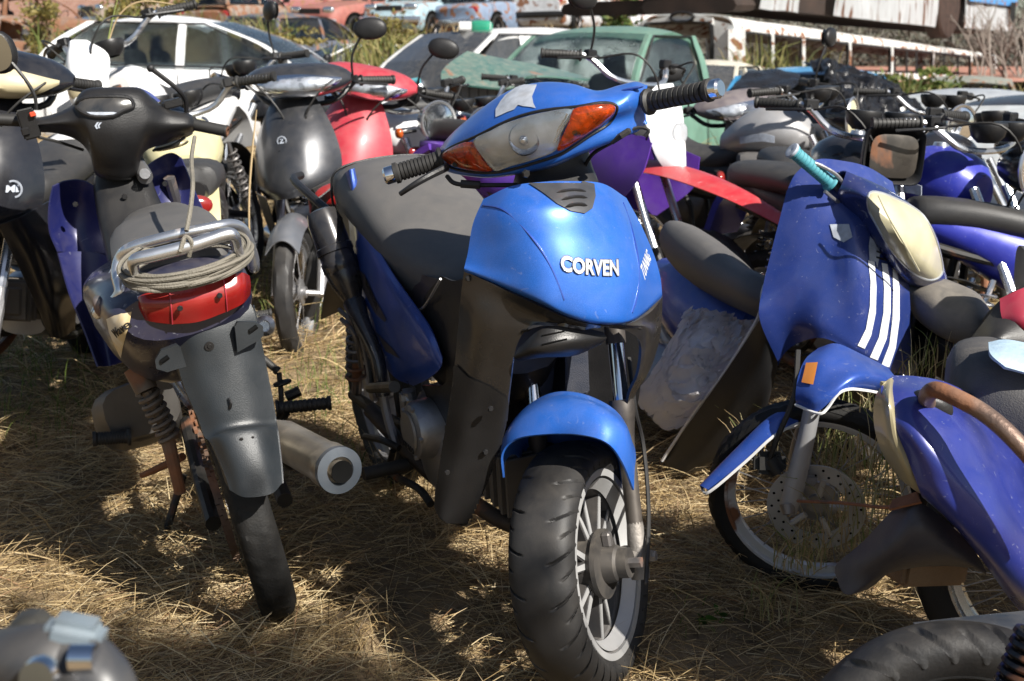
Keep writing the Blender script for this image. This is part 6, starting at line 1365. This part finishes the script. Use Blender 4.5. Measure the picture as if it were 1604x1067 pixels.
# ================================================================ near pieces at the corners
def corner_bike():
    k=Fr(PY(1600,1100,2.0),120,0,0); P=PY
    T=thing('motorcycle','scratched blue motorcycle tail with yellowed lamp and rusty grab rail, bottom right','motorcycle',Matrix.Translation(P(1600,1100,2.0)))
    rows=[[P(1398,588,2.12),P(1440,590,2.14),P(1490,602,2.2),P(1560,640,2.28),P(1660,700,2.4)],
          [P(1380,608,2.05),P(1432,622,2.02),P(1500,660,2.02),P(1570,715,2.08),P(1670,790,2.2)],
          [P(1392,650,2.0),P(1440,680,1.96),P(1505,730,1.95),P(1580,800,1.98),P(1680,880,2.1)],
          [P(1420,715,1.98),P(1460,740,1.94),P(1520,790,1.93),P(1590,860,1.95),P(1690,960,2.05)],
          [P(1440,768,1.98),P(1480,800,1.95),P(1530,850,1.95),P(1590,915,1.98),P(1690,1010,2.1)],
          [P(1444,778,2.06),P(1490,820,2.05),P(1540,880,2.05),P(1600,960,2.1),P(1690,1040,2.2)]]
    b=B(); patch(b,rows,7,7,.006); vb=bvh_of(b); Bd=part(T,'tail_body',b,mat('scratched_violet_blue',(.012,.024,.20),.32,.15,dust=.08,coat=.35,scr=.2,flake=.12))
    rows=[[P(1384,600,2.06),P(1396,592,2.08),P(1400,596,2.09)],[P(1370,625,2.06),P(1392,625,2.0),P(1408,635,2.035)],[P(1369,665,2.07),P(1398,680,1.985),P(1428,690,2.01)],[P(1380,705,2.08),P(1412,722,1.98),P(1444,735,1.995)],[P(1405,745,2.08),P(1426,758,2.0),P(1447,764,1.995)],[P(1438,772,2.06),P(1442,773,2.02),P(1446,772,2.0)]]
    b=B(); patch(b,rows,6,6,.006); part(T,'tail_light',b,mat('brown_yellowed_lens',(.36,.31,.18),.32,dust=.25,coat=.4,trans=.15,var=.2))
    b=B(); tube(b,[P(1455,640,2.04),P(1452,622,2.0),P(1466,611,1.96),P(1500,624,1.93),P(1545,650,1.90),P(1590,690,1.87),P(1650,760,1.85),P(1690,830,1.86)],[.013,.014,.014,.014,.014,.014,.014,.014],14,6); part(T,'grab_rail',b,mat('rusty_chrome_rail',(.20,.13,.10),.5,.5,rust=.5,dust=.25,bump=.2,bscale=120))
    b=B(); blob(b,P(1460,634,2.035),V((.035,0,-.01)),V((0,.02,0)),V((.0,0,.022))); part(T,'rail_socket',b,BLK)
    b=B(); loft(b,[oval(P(x,y,Y),V((.35,.9,0)).normalized(),V((0,0,1)),rx,rz,20,2.8) for x,y,Y,rx,rz in ((1480,602,2.35,.04,.05),(1495,608,2.35,.10,.085),(1540,615,2.33,.13,.10),(1600,640,2.3,.14,.11),(1680,690,2.25,.14,.11))],4); part(T,'seat',b,mat('dark_grey_seat_vinyl',(.035,.037,.042),.6,dust=.25,bump=.25,bscale=350))
    # mudguard
    rows=[[P(1404,792,2.10),P(1432,786,2.05),P(1462,800,2.05),P(1520,850,2.08)],[P(1378,820,2.12),P(1425,822,2.03),P(1475,850,2.03),P(1545,898,2.08)],[P(1350,850,2.15),P(1395,862,2.05),P(1450,878,2.05),P(1520,890,2.1)],[P(1312,882,2.18),P(1345,898,2.12),P(1380,902,2.1),P(1420,884,2.12)],[P(1308,898,2.18),P(1320,928,2.14),P(1338,930,2.12),P(1362,922,2.13)]]
    b=B(); patch(b,rows,6,6,.006); part(T,'rear_mudguard',b,mat('dark_plum_plastic',(.028,.026,.034),.5,dust=.16,bump=.1,bscale=300))
    b=B(); box(b,P(1448,888,2.2),(.14,.08,.05),axes(V((.9,.3,-.1)).normalized(),V((-.3,.9,0)).normalized(),V((.1,0,1)).normalized()),.008,2); part(T,'battery_tray',b,mat('brown_foam',(.22,.13,.06),.9,dust=.3,bump=.4,bscale=200))
    b=B(); tube(b,[P(1250,785,2.5),P(1320,788,2.3),P(1385,795,2.12),P(1405,790,2.08)],.0035,6,3); patch(b,[[P(1398,782,2.09),P(1436,770,2.06)],[P(1392,798,2.07),P(1442,786,2.03)]],3,3,.004); part(T,'wire_stay',b,RUST)
    X=lambda x,y,z:V((x,y,z))  # unseen rest of the bike past the frame edge, added mostly for shadows
    b=B(); loft(b,[oval(X(x,y,z),V((-.5,.86,0)),V((0,0,1)),rx,rz,16,2.6) for x,y,z,rx,rz in ((1.02,2.29,.70,.03,.03),(1.06,2.31,.70,.09,.07),(1.3,2.45,.66,.11,.08),(1.5,2.57,.60,.07,.07),(1.68,2.67,.60,.06,.07),(1.84,2.77,.74,.08,.09),(1.93,2.82,.86,.09,.08),(1.96,2.84,.90,.03,.03))],4); part(T,'body_cover',b,LSH)
    b=B(); loft(b,[oval(X(x,y,z),V((-.5,.86,0)),V((0,0,1)),rx,rz,18,2.6) for x,y,z,rx,rz in ((1.0,2.28,.80,.03,.02),(1.03,2.3,.80,.10,.04),(1.25,2.42,.79,.125,.045),(1.45,2.54,.76,.10,.045),(1.52,2.58,.75,.03,.02))],4); part(T,'rear_seat',b,VIND)
    b=B(); patch(b,[[X(1.93,3.02,.82),X(2.06,2.87,.86),X(2.1,2.68,.82)],[X(1.9,3.04,.62),X(2.08,2.89,.66),X(2.12,2.66,.62)],[X(1.8,3.0,.40),X(1.95,2.82,.42),X(1.98,2.64,.40)]],5,5,.006); part(T,'front_shield',b,INDIGO)
    b=B(); tube(b,[X(1.75,2.95,1.08),X(1.9,2.75,1.05),X(2.05,2.5,1.08)],.012,8,3); part(T,'handlebar',b,BLK)
    b=B(); loft(b,[oval(X(x,y,z),V((-.5,.86,0)),V((0,0,1)),rx,rz,14,3) for x,y,z,rx,rz in ((1.2,2.4,.36,.03,.03),(1.24,2.42,.36,.09,.09),(1.38,2.5,.36,.11,.11),(1.52,2.58,.37,.07,.07),(1.6,2.62,.37,.03,.03))],3); part(T,'engine',b,ALU)
    wheel(T,X(2.1,2.9,.29),V((-.5,.86,0)),.28,.21,.04,'spoke',48,10,None,CHR,RUBD)
    b=B(); tube(b,[X(1.95,2.8,.95),X(2.1,2.9,.29)],.02,8,1); part(T,'fork_leg',b,STEEL)
    b=B(); loft(b,[oval(P(x,y,Y),V((0,1,0)),V((0,0,1)),rx,rz,14,3) for x,y,Y,rx,rz in ((1560,780,2.3,.08,.1),(1640,850,2.3,.1,.15),(1720,950,2.3,.1,.15))],2); part(T,'frame',b,FRAMEM)
    for dx in (0,): wheel(T,P(1660,900,2.35),V((.5,.85,0)),.28,.21,.045,'spoke',64,14,None,CHR,RUBD)
corner_bike()
def corner_wheel():
    C=PY(1512,1262,1.82); A=V((-.10,-.93,.36)).normalized()
    T=thing('fallen_motorcycle','motorcycle lying at the bottom right corner, only its grooved rear tyre and a spring showing','motorcycle',Matrix.Translation(C))
    wheel(T,C,A,.288,.205,.062,'cast',900,72,tread_road(30,.009,.13,2.0),BLK,mat('dark_slick_tyre',(.013,.013,.014),.55,dust=.12,bump=.1,bscale=150),a_ref=V((0,0,1)))
    b=B(); spring(b,PY(1585,1110,1.62),PY(1634,990,1.62),.032,.006,8); part(T,'rear_shock',b,mat('black_spring',(.02,.02,.022),.3,.4,rust=.05)); b=B(); tube(b,[PY(1585,1110,1.62),PY(1636,980,1.62)],.018,10,1); tube(b,[PY(1512,1262,1.7),PY(1555,1110,1.62)],.02,8,1); part(T,'swingarm',b,FRAMEM)
    b=B(); patch(b,[[PY(1430,975,2.0),PY(1520,965,2.0),PY(1620,955,2.0)],[PY(1440,985,1.9),PY(1530,985,1.9),PY(1640,985,1.9)]],3,3,.01); part(T,'inner_mudguard',b,mat('blue_grey_plastic',(.04,.06,.09),.5,dust=.3))
corner_wheel()
def corner_bar():
    k=.86; P=PY
    T=thing('foreground_motorcycle','out of focus black motorcycle handlebar end in the bottom left corner','motorcycle',Matrix.Translation(P(60,1300,k)))
    m=mat('soft_black_plastic',(.025,.028,.034),.4,dust=.2)
    b=B(); tube(b,[P(-60,1040,k+.05),P(40,1035,k),P(110,1040,k),P(160,1075,k-.02),P(175,1120,k-.02)],[.022,.026,.028,.024,.02],16,4); part(T,'handlebar_cowl',b,m)
    b=B(); loft(b,[oval(P(x,y,k+.03),V((0,1,0)),V((0,0,1)),.018,r_,14,3) for x,y,r_ in ((8,1006,.008),(30,998,.018),(62,996,.019),(80,1004,.012))],2); part(T,'switch_cap',b,mat('olive_black_cap',(.05,.05,.04),.5,dust=.3))
    b=B(); box(b,P(118,998,k),(.042,.03,.03),axes(V((.96,0,-.2)).normalized(),V((0,1,0)),V((.2,0,.96)).normalized()),.007,3); part(T,'brake_reservoir',b,mat('grey_reservoir_cap',(.16,.20,.23),.35,dust=.15,coat=.3))
    b=B(); tube(b,[P(112,1030,k-.03),P(150,1030,k-.03)],.010,12,1); lathe(b,[(0,.012),(.012,.012),(.014,.006),(.014,0)],P(66,1056,k-.04),V((0,-1,.2)),18); part(T,'polished_bolt',b,CHRC,split=True)
    b=B(); tube(b,[P(60,1060,k),P(70,1200,k+.05),P(90,1400,k+.2)],[.03,.035,.04],12,3); part(T,'steering_neck',b,m)
corner_bar()
# plastic bag, bare engine, loose bits
def bag():
    R=random.Random(3); c=[[PY(1070,490,3.60),PY(1105,488,3.61),PY(1150,500,3.56),PY(1190,505,3.51)],[PY(1045,540,3.55),PY(1095,530,3.40),PY(1140,535,3.41),PY(1180,545,3.41)],[PY(1015,590,3.55),PY(1060,575,3.38),PY(1110,580,3.38),PY(1150,590,3.36)],[PY(995,620,3.60),PY(1030,640,3.45),PY(1075,625,3.35),PY(1120,625,3.38)],[PY(1010,650,3.55),PY(1045,675,3.50),PY(1080,660,3.45),PY(1100,650,3.40)]]
    G=surf(c,26,26)
    for r in G:
        for j,p in enumerate(r):
            q=p*15+V((noise.noise(p*9),noise.noise(p*9+V((5,0,0))),0))*1.5; d=(1-abs(noise.noise(q))*2.2)**3*.045+(1-abs(noise.noise(q*2.1))*2.2)**3*.022; r[j]=p+V((.2,-.8,.5))*d
    b=B(); grid(b,G); bmesh.ops.solidify(b,geom=b.faces[:],thickness=.0015)
    m=mat('thin_white_polythene',(.90,.90,.92),.45,dust=.04,var=.02,coat=.05); nt=m.node_tree; P_=nt.nodes['Principled BSDF']; tr=N(nt,'ShaderNodeBsdfTranslucent'); tr.inputs[0].default_value=(.95,.95,.97,1); mx=N(nt,'ShaderNodeMixShader'); mx.inputs[0].default_value=.5; tp=N(nt,'ShaderNodeBsdfTransparent'); m2_=N(nt,'ShaderNodeMixShader'); m2_.inputs[0].default_value=.08; nt.links.new(P_.outputs[0],mx.inputs[1]); nt.links.new(tr.outputs[0],mx.inputs[2]); nt.links.new(mx.outputs[0],m2_.inputs[1]); nt.links.new(tp.outputs[0],m2_.inputs[2]); nt.links.new(m2_.outputs[0],nt.nodes['Material Output'].inputs[0]); o=single('plastic_bag','crumpled translucent white plastic bag caught beside the striped motorcycle','plastic bag',b,m,Matrix.Translation(c[2][1]),ang=50)
bag()
def loose_seat():
    b=B(); P=[PY(1415,455,3.4),PY(1430,462,3.36),PY(1465,478,3.3),PY(1505,492,3.25),PY(1540,500,3.2),PY(1556,503,3.2)]
    r_=(.04,.09,.115,.115,.09,.03); loft(b,[oval(p,V((.3,.9,.2)).normalized(),V((-.35,-.05,.93)).normalized(),a,a*.62,22,2.5) for p,a in zip(P,r_)],5)
    T=thing('motorcycle','toppled motorcycle with a rounded grey seat under the yellowed headlamp of the striped one','motorcycle',Matrix.Translation(PY(1480,600,3.3)))
    part(T,'seat',b,mat('grey_brown_seat_vinyl',(.075,.072,.068),.55,dust=.4,bump=.2,bscale=380))
    b=B(); loft(b,[oval(PY(x,y,Y),V((.3,.9,.2)).normalized(),V((0,0,1)),a,a*.8,16,3) for x,y,Y,a in ((1425,520,3.45,.07),(1480,540,3.4,.10),(1540,560,3.35,.10),(1600,560,3.4,.09))],3); part(T,'side_cover',b,BLK)
    wheel(T,PY(1440,640,3.55),V((.2,.95,.2)),.27,.21,.04,'spoke',64,12,None,CHR,RUBD)
    T=thing('motorcycle','black motorcycle with a crimson side panel cut by the right edge','motorcycle',Matrix.Translation(PY(1600,560,2.75)))
    b=B(); patch(b,[[PY(1566,468,2.9),PY(1600,452,2.9),PY(1660,430,2.95)],[PY(1570,500,2.85),PY(1610,500,2.82),PY(1670,490,2.85)],[PY(1592,540,2.85),PY(1625,545,2.85),PY(1680,550,2.9)]],6,6,.006); part(T,'crimson_panel',b,mat('crimson_paint',(.28,.01,.035),.35,dust=.15,coat=.3))
    b=B(); patch(b,[[PY(1500,556,2.85),PY(1540,505,2.88),PY(1568,470,2.92)],[PY(1520,560,2.8),PY(1560,530,2.8),PY(1590,505,2.83)],[PY(1540,575,2.8),PY(1580,560,2.8),PY(1640,550,2.8)]],6,6,.006); part(T,'lower_cover',b,CHAR)
    b=B(); patch(b,[[PY(1548,536,2.25),PY(1580,532,2.25),PY(1640,545,2.25)],[PY(1552,555,2.18),PY(1590,560,2.18),PY(1650,575,2.18)],[PY(1575,575,2.16),PY(1600,582,2.16),PY(1660,600,2.16)]],5,5,.006); part(T,'pale_blue_panel',b,mat('pale_blue_vinyl',(.30,.42,.52),.5,dust=.25,bump=.3,bscale=60))
    wheel(T,PY(1690,600,3.0),V((.5,.85,0)),.27,.21,.04,'spoke',48,10,None,CHR,RUBD)
    b=B(); loft(b,[oval(PY(x,y,Y),V((.2,.95,.1)).normalized(),V((0,0,1)),.1,.06,16,3) for x,y,Y in ((1600,430,3.0),(1680,440,3.0),(1760,450,3.0))],3); part(T,'seat',b,VIND)
loose_seat()
# grass near the bikes
sp=[]
R=random.Random(21)
for px,py,n,hh in ((20,470,90,.16),(60,500,90,.14),(15,560,80,.14),(90,480,70,.10),(30,600,80,.16),(100,640,70,.12),(60,680,60,.12),(520,560,40,.12),(545,600,50,.12),(530,640,40,.10),(620,700,40,.16),(640,735,40,.18),(470,600,40,.1),(340,300,40,.3),(360,330,50,.25),(430,480,60,.25),(480,500,50,.2),(510,640,30,.1),(1130,960,20,.05),(1440,520,40,.28),(1470,560,50,.25),(30,420,60,.12),(280,330,40,.2)):
    p=PG(px,py); sp.append(((p.x,p.y),.10+.03*p.y,n,hh,.0032))
tufts('green_grass','fresh green grass growing through the straw',sp,GREEN,'grass',5)
sp=[]
for px,py,Y,n,hh in ((1300,720,2.85,44,.20),(1340,700,2.8,50,.24),(1310,830,2.7,60,.15),(1370,760,2.66,50,.20),(1250,850,2.66,60,.12),(1390,690,2.66,40,.20),(1330,790,2.62,30,.16),(1200,930,2.62,30,.10),(1180,690,3.2,14,.14),(1380,640,3.2,26,.18),(1440,560,3.2,30,.12),(1480,540,3.2,20,.1)):
    p=PY(px,py,Y); sp.append(((p.x,p.y,p.z-.05),.07,n,hh,.003))
tufts('dry_tufts','tangled dry and green grass growing through the striped motorcycle wheel',sp,blade_mat('mixed_blades',[(.5,.38,.2),(.36,.26,.13),(.14,.2,.04),(.55,.45,.28),(.2,.25,.06)],.3),'dry grass',7)
sp=[]
for px,py,n,hh in ((690,800,30,.22),(660,780,30,.2),(720,830,20,.15),(430,900,20,.12),(150,640,30,.14),(300,820,24,.14),(600,760,20,.14),(1080,840,14,.12),(800,980,20,.10),(560,1000,20,.1)):
    p=PG(px,py); sp.append(((p.x,p.y),.09,n,hh,.0028))
tufts('standing_straw','stiff standing tufts of dry straw between the motorcycles',sp,STRAW,'dry grass',8)
b=B(); R=random.Random(6)
T=thing('weed_plant','small broad leaved green weed at the right of the front tyre','plant',Matrix.Translation(PG(1115,970))); it=[]
for i in range(9):
    a=R.uniform(0,6.28); p=PG(1115+R.uniform(-20,20),968+R.uniform(-12,12)); d=V((math.cos(a),math.sin(a),.7))*R.uniform(.03,.05); it.append(([p,p+d*.5,p+d*.85,p+d],.016,R.uniform(0,.6)))
o=blades('leaves',it,mat('weed_leaf',(.06,.16,.02),.5),None,None,kind=None); o.data.transform(T.matrix_world.inverted()); o.parent=T

def stalk(lab,pts,Y,w_=.004,m=None):
    b=B(); tube(b,[PY(x,y,Y) for x,y in pts],[w_]*(len(pts)-1)+[w_*.4],5,4); single('dry_stalk',lab,'dry stalk',b,m or mat('dry_stalk',(.45,.33,.18),.7),Matrix.Translation(PY(*pts[0],Y)))
stalk('dry stalk rising in front of the charcoal underbone headlight',[(392,420),(390,320),(395,240),(402,172)],4.6)
stalk('long yellow grass stem arching over the white saloon roof',[(165,110),(172,60),(190,20),(225,2),(290,10)],5.2,.003)
stalk('upright green grass stem beside the white trail motorcycle fairing',[(165,120),(170,60),(185,-5)],5.1,.003,mat('green_stem',(.25,.30,.08),.6))

# unseen tree added right of the camera so its leaves dapple the ground
T=thing('tree','unseen leafy tree added right of the camera to shade the near ground','tree',Matrix.Translation(V((4.6,-2.2,gz(4.6,-2.2)))))
b=B(); tube(b,[V((4.6,-2.2,-.3)),V((4.5,-2.1,1.6)),V((4.4,-2.1,3.2)),V((5.4,-3.2,5.2))],[.17,.14,.11,.05],12,4); part(T,'trunk',b,mat('bark',(.12,.09,.06),.9,bump=.6,bscale=30))
b=B(); tube(b,[V((4.35,-1.98,3.0)),V((3.7,-1.6,3.7)),V((2.9,-1.25,4.0)),V((2.2,-1.15,4.0))],[.06,.045,.03,.012],8,4); part(T,'bough',b,MATS['bark'])
R=random.Random(44); random.seed(44); it=[]
for i in range(3600):
    if i<1900: p=V((R.uniform(1.9,3.0),R.gauss(-1.2,.14),4+R.gauss(0,.10)))
    else: p=V((5.6+R.gauss(0,.6),-3.4+R.gauss(0,.5),5.2+R.gauss(0,.6)))
    d=V((R.uniform(-1,1),R.uniform(-1,1),R.uniform(-.6,.4))).normalized()*.07; it.append(([p,p+d*.5,p+d],.04,R.random()))
o=blades('crown',it,LEAF,None,None,kind=None); o.data.transform(T.matrix_world.inverted()); o.parent=T
